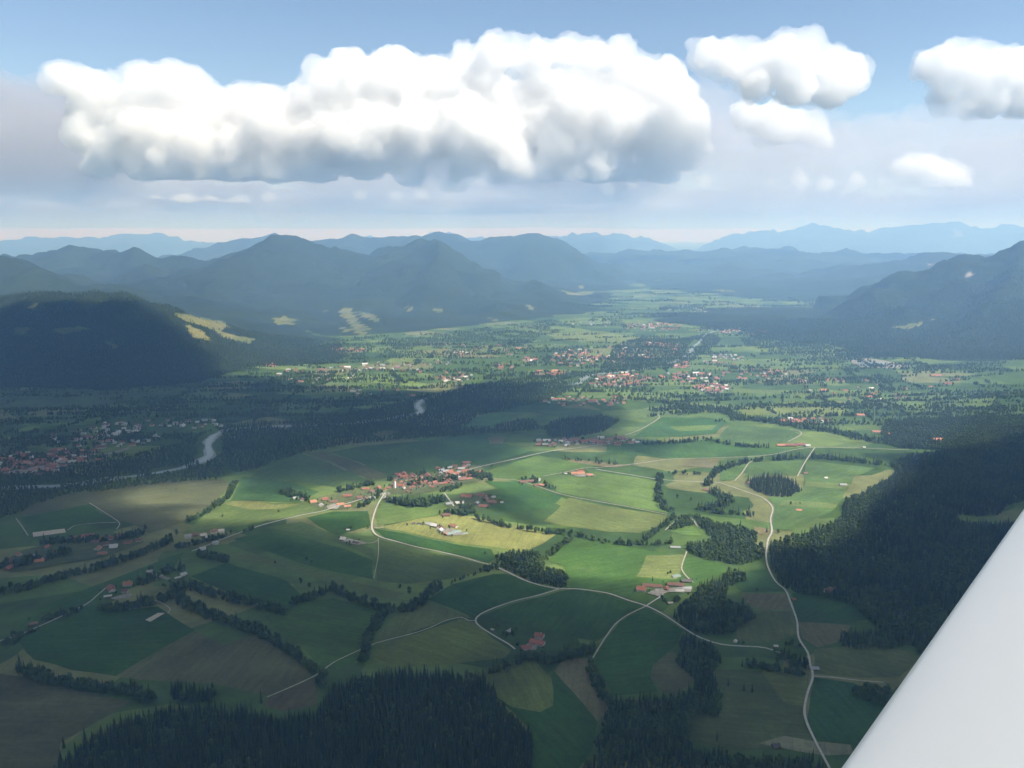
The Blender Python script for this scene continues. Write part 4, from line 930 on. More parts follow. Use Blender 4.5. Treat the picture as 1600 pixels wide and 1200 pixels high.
def single(px, py, kind, size, label):
    ri = region(label, None)
    x, y = ground(px, py); PTS.append((x, y, 0.0, kind, size, ri))

wood([(95,1200),(150,1156),(200,1135),(250,1118),(330,1112),(400,1122),(440,1130),(500,1120),(520,1085),(560,1068),(620,1058),(700,1058),(755,1062),(772,1088),(800,1122),(828,1150),(836,1210),(840,1330),(20,1330)], 6.4, .76, 1.0,
     'tall dark spruce of the dense forest at the bottom edge', 'dense dark spruce forest along the bottom edge')
wood([(1066,998),(1058,1018),(1058,1036),(1085,1068),(1084,1080),(1055,1094),(1000,1098),(962,1100),(950,1118),(938,1140),(932,1182),(905,1210),(900,1320),(1340,1320),(1305,1215),(1270,1190),(1180,1185),(1130,1180),(1090,1180),(1080,1160),(1078,1130),(1085,1122),(1128,1120),(1132,1092),(1115,1058),(1126,1032),(1120,1014),(1095,1006)], 7.0, .5, .82,
     'tree in the mixed wood at the bottom right of centre', 'mixed dark wood at the bottom right of centre')
wood([(775,876),(800,866),(838,866),(850,876),(848,890),(880,896),(888,908),(880,920),(850,917),(815,906),(790,894),(776,886)], 7.5, .35, 1.0, 'dark tree in the copse at the bend of the long road', 'dark copse at the bend of the long road')
wood([(1052,968),(1057,954),(1074,942),(1085,928),(1102,914),(1128,908),(1136,898),(1160,896),(1166,907),(1140,920),(1136,940),(1168,952),(1178,968),(1155,979),(1145,991),(1108,994),(1070,988)], 7.5, .4, .95, 'dark tree in the wood right of the large farm', 'dark wood right of the large farm')
CLEAR = [[(1486,814),(1500,806),(1530,808),(1560,806),(1575,790),(1610,782),(1660,790),(1640,815),(1600,822),(1545,821),(1520,820)]]
wood([(1200,876),(1205,854),(1230,844),(1262,834),(1315,814),(1318,786),(1345,774),(1375,758),(1400,740),(1390,728),(1420,715),(1480,705),(1400,700),(1376,680),(1384,658),(1500,653),(1600,650),(1760,655),(1900,760),(1800,1120),(1470,1060),(1420,1000),(1370,982),(1350,962),(1320,942),(1240,928),(1215,911)], 8.5, .45, .95, 'dark tree of the large forest on the right', 'large dark forest on the right', holes=CLEAR)
wood([(1309,1010),(1320,992),(1345,992),(1390,982),(1430,1010),(1395,1016),(1340,1017)], 8, .5, .85, 'tree in the spur of forest pointing left above the side road', 'spur of forest above the side road')
wood([(1333,1088),(1350,1070),(1375,1076),(1404,1085),(1383,1106),(1350,1098)], 7, .3, .95, 'tree in the small grove at the wing edge', 'small grove at the wing edge')
wood([(1165,754),(1185,747),(1215,747),(1245,758),(1252,768),(1235,777),(1205,777),(1180,768)], 8, .85, .95, 'spruce of the round copse in the sunlit meadow', 'round spruce copse in the sunlit meadow')
wood([(-120,830),(0,812),(25,803),(60,787),(110,772),(180,766),(250,756),(340,749),(400,732),(440,719),(480,707),(540,696),(620,688),(700,683),(770,678),(850,672),(830,655),(790,662),(760,668),(725,668),(745,650),(800,640),(860,625),(905,602),(860,598),(800,606),(740,610),(680,618),(620,632),(560,644),(500,654),(430,661),(360,666),(310,680),(280,694),(200,716),(130,726),(100,732),(0,746),(-120,760)], 11.5, .4, .85,
     'tree of the long wood along the river', 'long dark wood along the river', holes=[[(575,680),(610,674),(625,677),(600,686)], [(720,670),(745,654),(790,647),(800,657),(770,670)]], river=True)
wood([(850,670),(870,658),(940,651),(968,658),(945,675),(890,685),(858,683)], 9, .5, .9, 'tree in the long wood left of the bend track', 'long wood left of the bend track')
wood([(1040,832),(1068,806),(1085,807),(1120,820),(1150,824),(1182,834),(1187,850),(1197,872),(1160,884),(1110,876),(1080,866),(1072,853),(1108,848),(1113,841),(1088,822)], 8, .3, .9, 'tree in the wood arm above the pale mown patch', 'branching wood above the pale mown patch')
wood([(935,582),(960,542),(1000,528),(1060,530),(1110,522),(1130,532),(1085,562),(1070,572),(1010,577),(950,582)], 17, .4, .9, 'tree in the far river wood', 'far river wood before the valley town', river=True)
wood([(1150,522),(1300,502),(1450,512),(1620,540),(1760,560),(1700,575),(1600,565),(1420,558),(1300,565),(1170,548)], 19, .5, .9, 'tree in the dark band of wood under the right mountain', 'dark band of wood under the right mountain', thin=.62)
wood([(330,548),(420,535),(560,528),(700,520),(860,500),(900,510),(800,545),(640,560),(500,562),(400,560)], 20, .4, .9, 'tree on the scattered wooded foothills', 'scattered trees on the left foothills', thin=.52)
wood([(620,628),(700,612),(760,600),(840,588),(900,590),(860,600),(760,612),(680,622)], 13, .4, .8, 'tree in the thin wood by the far river bend', 'thin wood by the far river bend', river=True)

HEDGES = [
 ('long thick hedge rising from the left edge', [(-30,938),(0,930),(40,921),(90,906),(140,894),(190,878),(235,861),(270,844)], 7, 24, .1, .85),
 ('hedge at the right end of the brownish hay field', [(292,816),(318,804),(340,791),(357,777),(366,756)], 7, 18, .15, .8),
 ('thick hedge under the blue green field', [(285,914),(320,927),(360,938),(400,948),(450,961)], 7, 20, .1, .85),
 ('thick hedge above the large brown field', [(270,920),(285,941),(310,956),(340,968),(380,981),(408,990)], 6, 22, .1, .9),
 ('hedge between brown field and green meadow', [(411,996),(430,1006),(455,1022),(480,1042),(500,1058),(506,1076)], 6, 16, .1, .85),
 ('trees behind the farm by the dark meadow', [(165,952),(185,954),(205,951),(235,944),(265,936)], 6, 26, .1, .9),
 ('short grove beside the pale lane', [(70,973),(90,966),(118,957)], 6, 22, .1, .8),
 ('bushes at the left end of the pale lane', [(15,1008),(35,995),(52,988)], 6, 24, .1, .8),
 ('dark hedge under the big dark meadow', [(35,1046),(60,1062),(90,1069),(130,1076),(170,1080),(215,1084)], 6, 22, .15, .85),
 ('clump of trees at the end of the dark hedge', [(222,1094),(238,1094)], 5, 20, .1, 1.0),
 ('spruce clump above the bottom forest', [(275,1088),(290,1090),(305,1094),(330,1092)], 5, 24, .85, .95),
 ('creek trees left of the hedged meadow', [(460,945),(480,938),(500,931),(520,922)], 6, 18, .1, .9),
 ('creek trees above the hedged meadow', [(520,922),(545,936),(575,946),(605,956),(632,956)], 6, 16, .1, .9),
 ('creek trees climbing beside the olive strip', [(632,956),(650,949),(668,936),(684,920)], 6, 20, .15, .95),
 ('creek trees between the meadow and the olive field', [(605,958),(590,975),(578,992),(572,1012),(568,1035)], 5.5, 16, .1, .9),
 ('low hedge left of the copse', [(702,914),(725,905),(750,896),(778,892)], 7, 6, 0, .55),
 ('trees along the road to the copse', [(752,893),(778,890)], 6, 12, .1, .85),
 ('broadleaf row along the yellow field', [(745,812),(770,819),(792,824),(805,826),(835,832),(870,836),(895,834)], 8, 11, .05, .9),
 ('tree row above the fresh green meadow', [(903,838),(940,849),(975,852),(1022,852),(1060,849)], 8, 12, .1, .85),
 ('trees linking the row to the copse', [(895,842),(870,860),(850,876)], 8, 12, .1, .9),
 ('trees at the edge of the large sunlit meadow', [(1032,746),(1028,764),(1030,782),(1036,794),(1047,800)], 8, 20, .2, .9),
 ('evenly spaced tree row before the tan field', [(1045,741),(1060,741),(1075,742),(1090,742),(1100,742)], 9, 5, 0, .85),
 ('trees curving above the lane junction', [(1105,760),(1110,748),(1120,738),(1140,730),(1165,723),(1190,721)], 8, 24, .3, .9),
 ('grove below the lane junction', [(1112,768),(1130,778),(1140,784),(1120,794),(1095,798)], 8, 30, .35, .9),
 ('trees beside the winding road', [(1110,803),(1140,803),(1165,805),(1180,808)], 8, 16, .3, .85),
 ('hedge left of the triangular meadow', [(1005,846),(1022,834),(1040,822),(1057,809)], 8, 16, .1, .8),
 ('tree belt along the farm road', [(1205,720),(1240,717),(1275,716),(1320,720),(1370,726),(1420,732)], 9, 26, .45, .9),
 ('tree belt above the wide dark meadow', [(1005,695),(1060,693),(1110,688),(1125,693),(1160,699),(1200,700)], 9, 20, .3, .85),
 ('avenue of round trees under the hamlet', [(880,718),(905,721),(940,725),(972,727)], 12, 8, .05, .9),
 ('ribbon of wood across the sunlit plain', [(1020,643),(1070,636),(1130,641),(1150,653),(1190,658),(1250,668),(1300,675),(1340,685),(1400,695),(1460,702)], 10, 55, .4, .9),
 ('dark belt behind the bend track', [(964,623),(1010,625),(1060,633),(1085,643)], 11, 40, .4, .85),
 ('trees at the small bridge', [(1215,1030),(1235,1036),(1258,1046)], 6, 24, .1, .8),
 ('bushes left of the small bridge', [(1165,1040),(1195,1046),(1225,1050),(1255,1056)], 6, 18, .1, .75),
 ('bushes beside the right hand road', [(1222,1008),(1240,1010),(1262,1014)], 6, 10, .05, .65),
 ('hedge right of the tan strip field', [(921,1040),(928,1060),(940,1085),(955,1104)], 6, 18, .1, .85),
 ('trees below the red roofed farm', [(815,1030),(840,1032),(862,1038),(880,1030),(905,1024),(932,1016)], 6, 18, .1, .95),
 ('trees joining forest and red roofed farm', [(765,1052),(785,1044),(815,1036)], 6, 14, .2, .85),
 ('trees left of the red roofed farm', [(783,1000),(792,996),(800,990)], 6, 8, .2, .7),
 ('church hill trees', [(612,785),(640,790),(665,790),(690,784)], 6, 34, .2, 1.0),
 ('trees behind the church', [(605,752),(625,748),(645,744),(665,740)], 8, 18, .2, .9),
 ('trees at the left end of the village', [(445,770),(458,775),(470,778),(480,782)], 8, 30, .2, .85),
 ('trees left of the sunlit houses', [(530,770),(550,765),(570,760),(585,757)], 8, 20, .25, .95),
 ('trees between the sunlit houses and the church', [(555,795),(570,790),(585,782),(595,768)], 8, 16, .15, .8),
 ('garden trees in the upper village', [(632,762),(650,756),(670,752),(700,750),(730,745),(748,742),(760,750)], 6, 44, .15, .75),
 ('trees below the upper village', [(690,770),(705,766),(720,760)], 7, 18, .15, .8),
 ('trees of the wooded hamlet', [(688,805),(705,802),(725,806),(740,800),(720,792)], 7, 22, .15, .8),
 ('trees round the sunlit hamlet', [(815,752),(830,750),(845,758),(866,765)], 9, 16, .15, .8),
 ('trees of the left village', [(0,890),(20,885),(45,880),(75,872),(100,865)], 6, 40, .15, .9),
 ('garden trees in the left village', [(70,850),(110,848),(150,846),(190,842),(225,835)], 6, 26, .15, .8),
 ('trees at the road junction left', [(275,858),(300,853),(325,846),(360,838),(395,828)], 6, 14, .2, .75),
 ('hedge below the road junction', [(310,868),(330,872),(355,878)], 6, 20, .15, .85),
 ('trees along the gully left of centre', [(285,890),(262,895),(240,905),(215,915)], 6, 20, .1, .85),
 ('trees beside the large farm', [(1035,940),(1050,944),(1062,938)], 7, 16, .15, .7),
 ('trees before the white house', [(1240,925),(1262,926),(1285,927)], 6, 9, .1, .6),
]
for (nm, pts, gap, w, con, size) in HEDGES:
    row(pts, gap, w, con, size, 'tree in the ' + nm if not nm.startswith(('trees', 'creek trees', 'bushes', 'garden', 'church')) else 'one of the ' + nm, nm)
for (px, py, k, s, lab) in [
    (470,912,1,1.0,'round tree at the left start of the creek trees'), (484,918,1,.9,'round tree second at the start of the creek'), (500,924,1,.8,'flat bush tree third at the start of the creek'),
    (625,920,1,1.0,'lone round tree above the creek bend'), (640,930,1,1.25,'large round tree right of the lone creek tree'), (685,912,1,.8,'small round tree at the top of the climbing creek'),
    (480,876,1,.8,'lone tree in the dark strip field'), (487,880,1,.5,'small bush beside the lone strip field tree'), (742,968,1,.7,'dark tree at the fork of the farm track'),
    (348,808,1,.8,'isolated bush on the grassy slope left of the village'), (276,838,1,1.2,'big round tree at the end of the long left hedge'), (227,828,1,1.0,'round tree at the edge of the brownish hay field'), (275,766,1,.5,'tiny tree inside the brownish hay field'),
    (1198,832,0,.8,'spruce left of the road bend in the sunlit meadow'), (1216,833,1,1.0,'round tree right of the road bend in the sunlit meadow'), (1235,790,1,.8,'lone tree below the round spruce copse'), (1157,820,0,.7,'small spruce in the pale grass beside the winding road'), (1080,782,1,.8,'lone tree in the meadow left of the grove'), (1058,780,1,1.0,'bushy tree near the edge of the large sunlit meadow'),
    (1138,1072,0,.75,'small spruce in the rough meadow'), (1162,1080,0,.75,'left one of two small spruces in the rough meadow'), (1175,1082,0,.75,'right one of two small spruces in the rough meadow'), (1120,1158,0,.8,'spruce at the lower edge of the rough meadow'),
    (1183,925,1,.7,'small tree above the brownish fallow patch'), (1161,1008,1,.8,'tree beside the small chapel on the lower road'), (758,868,1,.7,'small round tree before the copse on the wedge field'), (575,826,1,.7,'tree on the inside of the church road curve'),
    (866,770,1,.8,'bushy tree below the sunlit hamlet'), (768,730,1,.7,'tree on the straight road out of the village'), (430,882,1,.6,'small tree on the olive hay strip'), (435,800,1,.6,'flat shrub on the yellow slope'),
    (100,1170,0,.9,'leaning spruce at the left tip of the bottom forest'), (133,1160,0,1.1,'tall spruce at the left tip of the bottom forest'), (408,1100,0,1.1,'tall spruce standing out above the small brown field'),
    (1250,788,1,.5,'tiny tree near the hay barn in the striped meadow'), (1018,612,1,1.0,'dark tree in the bright meadow before the riverside town'), (1480,640,1,1.6,'large lone tree on the right plain'), (1375,620,1,1.5,'tall tree in the bright right plain'),
    ]:
    single(px, py, k, s, lab)

# hedges and single trees of the far plains
ri_far = region('tree in a hedgerow of the far sunlit plain', 'hedgerow trees of the far sunlit plain', 'hedgerow_trees')
ri_left = region('tree on the shaded plain beyond the river', 'trees on the shaded plain beyond the river', 'hedgerow_trees')
PLAIN = [(360,560),(500,545),(700,535),(860,505),(980,480),(1250,490),(1450,535),(1620,570),(1620,690),(1300,668),(1000,635),(870,610),(660,606),(480,600)]
LEFTP = [(-20,600),(330,575),(480,590),(640,605),(600,635),(430,655),(300,675),(120,722),(-20,740)]
def scatter_rows(poly, n, ri, smin, smax):
    P = gpoly(poly); A = np.array(P)
    made = 0
    while made < n:
        # uniform in the picture would crowd the distance, so mix both
        px = nrng.uniform(min(p[0] for p in poly), max(p[0] for p in poly)); py = nrng.uniform(min(p[1] for p in poly), max(p[1] for p in poly))
        if not in_poly(np.array([px]), np.array([py]), poly)[0]: continue
        x, y = ground(px, py); made += 1
        a = nrng.choice([.12, .12, .12, 1.5]) + nrng.normal(0, .12); ln = nrng.uniform(120, 760) * (1 if abs(a) < 1 else .5); gap = nrng.uniform(9, 18)
        wid = nrng.choice([2, 3, 5, 16])
        for k in range(int(ln / gap * (1 + wid / 12))):
            t = nrng.uniform(-.5, .5) * ln
            X_, Y_ = x + math.cos(a) * t + nrng.uniform(-1, 1) * wid, y + math.sin(a) * t + nrng.uniform(-1, 1) * wid
            PTS.append((X_, Y_, 0.0, 0 if nrng.rand() < .2 else 1, nrng.uniform(smin, smax), ri))
scatter_rows(PLAIN, 400, ri_far, .6, 1.2)
FARP = [(880,472),(1000,455),(1120,446),(1300,452),(1350,475),(1220,498),(950,502)]
scatter_rows(FARP, 110, ri_far, .8, 1.5)
scatter_rows(LEFTP, 120, ri_left, .6, 1.1)
ri_gard = region('garden tree among the town houses', 'garden trees among the town houses', 'garden_trees')
for (x, y, *_) in FAR:
    for k in range(nrng.randint(1, 4)):
        a, q = nrng.uniform(0, 6.28), nrng.uniform(13, 34)
        PTS.append((x + q * math.cos(a), y + q * math.sin(a), 0.0, 0 if nrng.rand() < .15 else 1, nrng.uniform(.5, .95), ri_gard))
ri_yard = region('small garden tree beside the farm buildings', 'small garden trees beside the farm buildings', 'garden_trees')
for (x, y, a_, b_, rot) in SPOTS[:150]:
    for k in range(nrng.randint(1, 5)):
        a, q = nrng.uniform(0, 6.28), a_ + nrng.uniform(3, 14)
        PTS.append((x + q * math.cos(a), y + q * math.sin(a), 0.0, 0 if nrng.rand() < .1 else 1, nrng.uniform(.3, .65), ri_yard))
# forest on the nearest hill and the foot of the right mountain
def hill_forest(F3, spacing, label, mass, limit, conifer=.55):
    X, Y, H = F3; ri = region(label, mass)
    xs = np.arange(X.min(), X.max(), spacing); ys = np.arange(Y.min(), Y.max(), spacing)
    A, B = np.meshgrid(xs, ys); A = (A + nrng.uniform(-.5, .5, A.shape) * spacing).ravel(); B = (B + nrng.uniform(-.5, .5, B.shape) * spacing).ravel()
    st = X[0, 1] - X[0, 0]
    fi = np.clip((A - X[0, 0]) / st, 0, X.shape[1] - 1.01); fj = np.clip((B - Y[0, 0]) / st, 0, X.shape[0] - 1.01)
    i, j = fi.astype(int), fj.astype(int); u, v = fi - i, fj - j
    Z = (H[j, i] * (1 - u) + H[j, i + 1] * u) * (1 - v) + (H[j + 1, i] * (1 - u) + H[j + 1, i + 1] * u) * v
    PX, PY = project(A, B, Z)
    ok = (Z > 0) & (B < limit) & (PX > -40) & (PX < 1640)
    for p in MEADOWS: ok &= ~(in_poly(PX, PY, p) & (nrng.rand(len(A)) > .06))
    for a in np.nonzero(ok)[0]:
        PTS.append((A[a], B[a], Z[a] - .5, 0 if nrng.rand() < conifer else 1, nrng.uniform(.6, 1.1), ri))
hill_forest(HILL, 17, 'tree of the forest on the left hill', 'forest covering the left hill', 6200)
hill_forest(RIGHT, 21, 'tree of the forest on the right mountain', 'forest on the flank of the right mountain', 7400)

# nothing grows on roads, yards, water or pitches
P = np.array([p[:6] for p in PTS], float)
bad = np.zeros(len(P), bool)
flat = P[:, 2] == 0
for (lab, pts, w, m) in ROADS:
    C = smooth_line(gpoly(pts), 25)
    bx = np.array(C); sel = flat & (P[:, 0] > bx[:, 0].min() - 9) & (P[:, 0] < bx[:, 0].max() + 9) & (P[:, 1] > bx[:, 1].min() - 9) & (P[:, 1] < bx[:, 1].max() + 9)
    d, _ = seg_dist(P[sel, 0], P[sel, 1], C); ix = np.nonzero(sel)[0]; bad[ix[d < w * .5 + 4.0]] = True
for _, pts in YARDS: bad |= flat & in_poly(P[:, 0], P[:, 1], gpoly(pts))
HOUSE_SPOTS = []       # filled by the settlements, which come first in the file order below

# ------------------------------------------------------------------ the aircraft's own wing, lower right
def at_height(px, py, dz):
    u, y, z = ray(px, py); k = -dz / z
    return Vector((u * k, y * k, CAM_H - dz))
WA, WB = at_height(1315, 1200, 0.95), at_height(1600, 803, 0.95)
span = (WB - WA).normalized(); chordd = Vector((span.y, -span.x, 0))
def airfoil(n=26, chord=1.5, th=.105):
    up, lo = [], []
    for i in range(n + 1):
        x = .5 * (1 - math.cos(math.pi * i / n))
        y = 5 * th * (.2969 * math.sqrt(x) - .126 * x - .3516 * x * x + .2843 * x ** 3 - .1036 * x ** 4)
        up.append((x * chord, (y + .02 * math.sin(math.pi * x)) * chord)); lo.append((x * chord, (-y + .02 * math.sin(math.pi * x)) * chord))
    return up + lo[-2:0:-1]
V, F = [], []
sec = np.linspace(-2.2, 6.5, 30)
nb = len(airfoil())
for s in sec:
    k = 1 - .045 * max(0, s)
    for (x, z) in airfoil():
        p = WA + span * s + chordd * (x * k) + Vector((0, 0, z * k * .9 + .012 * s))
        V.append(tuple(p))
for i in range(len(sec) - 1):
    for j in range(nb): F.append((i * nb + j, i * nb + (j + 1) % nb, (i + 1) * nb + (j + 1) % nb, (i + 1) * nb + j))
F += [tuple(reversed(range(nb))), tuple(range((len(sec) - 1) * nb, len(sec) * nb))]
M_wing, nt, b, N, L = mat_new('white_gelcoat')
b.inputs['Base Color'].default_value = (.80, .81, .83, 1); b.inputs['Roughness'].default_value = .32; b.inputs['Specular IOR Level'].default_value = .45
tc = N.new('ShaderNodeTexCoord'); nz = N.new('ShaderNodeTexNoise'); nz.inputs['Scale'].default_value = 3.0; nz.inputs['Detail'].default_value = 8
L.new(tc.outputs['Object'], nz.inputs['Vector'])
rp = N.new('ShaderNodeValToRGB'); rp.color_ramp.elements[0].color = (.77, .78, .80, 1); rp.color_ramp.elements[1].color = (.82, .83, .85, 1)
L.new(nz.outputs['Fac'], rp.inputs['Fac']); L.new(rp.outputs['Color'], b.inputs['Base Color'])
mr = N.new('ShaderNodeMapRange'); mr.inputs['To Min'].default_value = .24; mr.inputs['To Max'].default_value = .42; L.new(nz.outputs['Fac'], mr.inputs[0]); L.new(mr.outputs[0], b.inputs['Roughness'])
me = mesh_np('aircraft_wing', V, F, True)
bm = bmesh.new(); bm.from_mesh(me); bmesh.ops.recalc_face_normals(bm, faces=bm.faces); bm.to_mesh(me); bm.free()
tag(link('aircraft_wing', me, M_wing), 'smooth white aircraft wing filling the lower right corner', 'wing')
def wing_side_ok(px, py):
    """True left of the wing's edge, where the ground can be seen."""
    return px < 1315 + (1200 - py) * (1600 - 1315) / (1200 - 803)
for (x, y, a, b, rot) in SPOTS:
    c, s = math.cos(math.radians(rot)), math.sin(math.radians(rot))
    dx, dy = P[:, 0] - x, P[:, 1] - y
    bad |= flat & (np.abs(dx * c + dy * s) < a + 2.5) & (np.abs(-dx * s + dy * c) < b + 2.5)
P = P[~bad]
# the 300 largest in view of each kind stand alone; the rest of every wood is one mass
px_, py_ = project(P[:, 0], P[:, 1], P[:, 2] + 10)
seen = (px_ > 2) & (px_ < 1598) & (py_ < 1203) & wing_side_ok(px_, py_)
lone = np.zeros(len(P), bool)
for i, rg in enumerate(REG):
    if rg[1] is None: lone |= (P[:, 5] == i)
for kind in (0, 1):
    sel = np.nonzero((P[:, 3] == kind) & seen & ~lone)[0]
    sel = sel[np.argsort(P[sel, 1])][:300 - int((lone & (P[:, 3] == kind)).sum())]
    lone[sel] = True
for k in np.nonzero(lone)[0]:
    x, y, z, kind, size, ri = P[k]
    tl, ml, nm = REG[int(ri)]
    root = link('spruce_tree' if kind == 0 else 'broadleaf_tree', None)
    root.location = (x, y, z); root.scale = (size * hr.uniform(.9, 1.1), size * hr.uniform(.9, 1.1), size); root.rotation_euler.z = hr.uniform(0, 6.28)
    link('crown', SPRUCE[k % 4] if kind == 0 else LEAF[k % 5], None, root)
    link('trunk', T_SPRUCE if kind == 0 else T_LEAF, None, root)
    if ml:
        w = 'spruce' if kind == 0 else 'broadleaf tree'
        tl = tl.replace('tall dark spruce', 'tall dark spruce' if kind == 0 else 'dark broadleaf tree')
        if tl.startswith(('tree ', 'dark tree ')): tl = tl.replace('tree', w, 1)
    tag(root, tl, 'tree', ml or 'single trees in the fields')
# trees of a hedge that stands wholly as single trees are counted from the left
for i, (tl, ml, nm) in enumerate(REG):
    if ml is None or ((P[:, 5] == i) & ~lone).any(): continue
    os_ = [o for o in COL.objects if o.parent is None and o.get('group') == ml]
    os_.sort(key=lambda o: float(project(o.location.x, o.location.y, 0.0)[0]))
    if len(os_) > 1:
        for k, o in enumerate(os_): o['label'] = '%s %s %s' % ('spruce' if o.name.startswith('spruce') else 'tree', ordinal(k), tl.replace('tree in', 'in').replace('one of', 'among'))
# the masses: points carrying size, turn and species, with a tree set on each
ng = bpy.data.node_groups.new('plant_trees', 'GeometryNodeTree')
ng.interface.new_socket('Geometry', in_out='INPUT', socket_type='NodeSocketGeometry')
ng.interface.new_socket('Geometry', in_out='OUTPUT', socket_type='NodeSocketGeometry')
gi, go = ng.nodes.new('NodeGroupInput'), ng.nodes.new('NodeGroupOutput')
ip = ng.nodes.new('GeometryNodeInstanceOnPoints'); gti = ng.nodes.new('GeometryNodeGeometryToInstance')
for o in reversed(SRC):
    oi = ng.nodes.new('GeometryNodeObjectInfo'); oi.inputs['Object'].default_value = o
    ng.links.new(oi.outputs['Geometry'], gti.inputs[0])
def nattr(nm, typ):
    a = ng.nodes.new('GeometryNodeInputNamedAttribute'); a.data_type = typ; a.inputs['Name'].default_value = nm; return a.outputs['Attribute']
ng.links.new(gi.outputs[0], ip.inputs['Points']); ng.links.new(gti.outputs[0], ip.inputs['Instance'])
ip.inputs['Pick Instance'].default_value = True
ng.links.new(nattr('species', 'INT'), ip.inputs['Instance Index'])
ng.links.new(nattr('turn', 'FLOAT_VECTOR'), ip.inputs['Rotation'])
ng.links.new(nattr('size', 'FLOAT_VECTOR'), ip.inputs['Scale'])
ng.links.new(ip.outputs[0], go.inputs[0])
for i, (tl, ml, nm) in enumerate(REG):
    q = P[(P[:, 5] == i) & ~lone]
    if ml is None or not len(q): continue
    me = bpy.data.meshes.new(nm); me.vertices.add(len(q)); me.vertices.foreach_set('co', q[:, :3].astype(np.float32).ravel())
    n = len(q)
    sp_ = np.where(q[:, 3] == 0, nrng.randint(0, 4, n), 4 + nrng.randint(0, 5, n)).astype(np.int32)
    a = me.attributes.new('species', 'INT', 'POINT'); a.data.foreach_set('value', sp_)
    tv = np.zeros((n, 3), np.float32); tv[:, 2] = nrng.uniform(0, 6.28, n); tv[:, :2] = nrng.normal(0, .03, (n, 2))
    a = me.attributes.new('turn', 'FLOAT_VECTOR', 'POINT'); a.data.foreach_set('vector', tv.ravel())
    sv = (q[:, 4][:, None] * np.stack([nrng.uniform(.85, 1.2, n), nrng.uniform(.85, 1.2, n), nrng.uniform(.85, 1.15, n)], -1)).astype(np.float32)
    a = me.attributes.new('size', 'FLOAT_VECTOR', 'POINT'); a.data.foreach_set('vector', sv.ravel())
    o = link(nm, me); md = o.modifiers.new('trees', 'NODES'); md.node_group = ng
    tag(o, ml, kind='stuff')
print('TREES', len(P), 'lone', int(lone.sum()), 'houses', len(SPOTS), 'far', len(FAR))

# ------------------------------------------------------------------ clouds (closed meshes filled with an even, dense fog)
def cloud_mat(name, dens, col=(0.997, 0.997, 0.997)):
    m = bpy.data.materials.new(name); m.use_nodes = True
    N = m.node_tree.nodes; L = m.node_tree.links
    N.remove(N['Principled BSDF'])
    pv = N.new('ShaderNodeVolumePrincipled')
    pv.inputs['Color'].default_value = col + (1,)
    pv.inputs['Density'].default_value = dens
    pv.inputs['Anisotropy'].default_value = 0.0
    L.new(pv.outputs['Volume'], N['Material Output'].inputs['Volume'])
    return m
M_cloud = cloud_mat('cloud_vapour', 0.0032)
M_veil = cloud_mat('veil_vapour', 0.0014)
M_far_cloud = cloud_mat('far_cloud_vapour', 0.0013)
_tex = {}
def ctex(scale, depth):
    k = (scale, depth)
    if k not in _tex:
        t = bpy.data.textures.new('cloud_tex', 'CLOUDS'); t.noise_scale = scale; t.noise_depth = depth
        t.noise_type = 'SOFT_NOISE'
        if depth == 0:
            bpy.data.textures.remove(t); t = bpy.data.textures.new('billow_tex', 'VORONOI'); t.noise_scale = scale; t.distance_metric = 'DISTANCE_SQUARED'
        _tex[k] = t
    return _tex[k]
def puff_mesh(name, puffs, voxel, coarse, fine, base=None, floor=1560.0):
    """Union of ellipsoid puffs -> voxel remesh -> billow displacement, baked to one mesh."""
    v0, f0 = ico(2)
    V, F, k = [], [], 0
    for (x, y, z, rx, ry, rz) in puffs:
        V.append(v0 * (rx, ry, rz) + (x, y, z)); F.append(f0 + k); k += len(v0)
    me = mesh_np(name + '_src', np.concatenate(V), np.concatenate(F))
    o = bpy.data.objects.new(name + '_src', me); COL.objects.link(o)
    def remesh():
        r = o.modifiers.new('r', 'REMESH'); r.mode = 'VOXEL'; r.voxel_size = voxel
    def disp(s, a):
        d = o.modifiers.new('d', 'DISPLACE'); d.texture = ctex(s, 4 if a > 0 else 0); d.texture_coords = 'GLOBAL'; d.strength = a; d.mid_level = 0.5 if a > 0 else 0.3
    remesh()
    for s, a in coarse: disp(s, a)
    remesh()
    for s, a in fine: disp(s, a)
    dg = bpy.context.evaluated_depsgraph_get()
    out = bpy.data.meshes.new_from_object(o.evaluated_get(dg))
    bpy.data.objects.remove(o); bpy.data.meshes.remove(me)
    out.name = name; out.materials.clear()
    n = len(out.vertices); co = np.empty(n * 3, np.float32); out.vertices.foreach_get('co', co); co = co.reshape(-1, 3)
    if base is not None:
        low = co[:, 2] < base
        co[low, 2] = base - (base - co[low, 2]) * 0.38 + np.minimum(1, (base - co[low, 2]) / 150) * 190 * fbm(co[low, 0] / 1300, co[low, 1] / 1300, 5)
    co[:, 2] = np.maximum(co[:, 2], floor)
    out.vertices.foreach_set('co', co.ravel()); out.update()
    return out
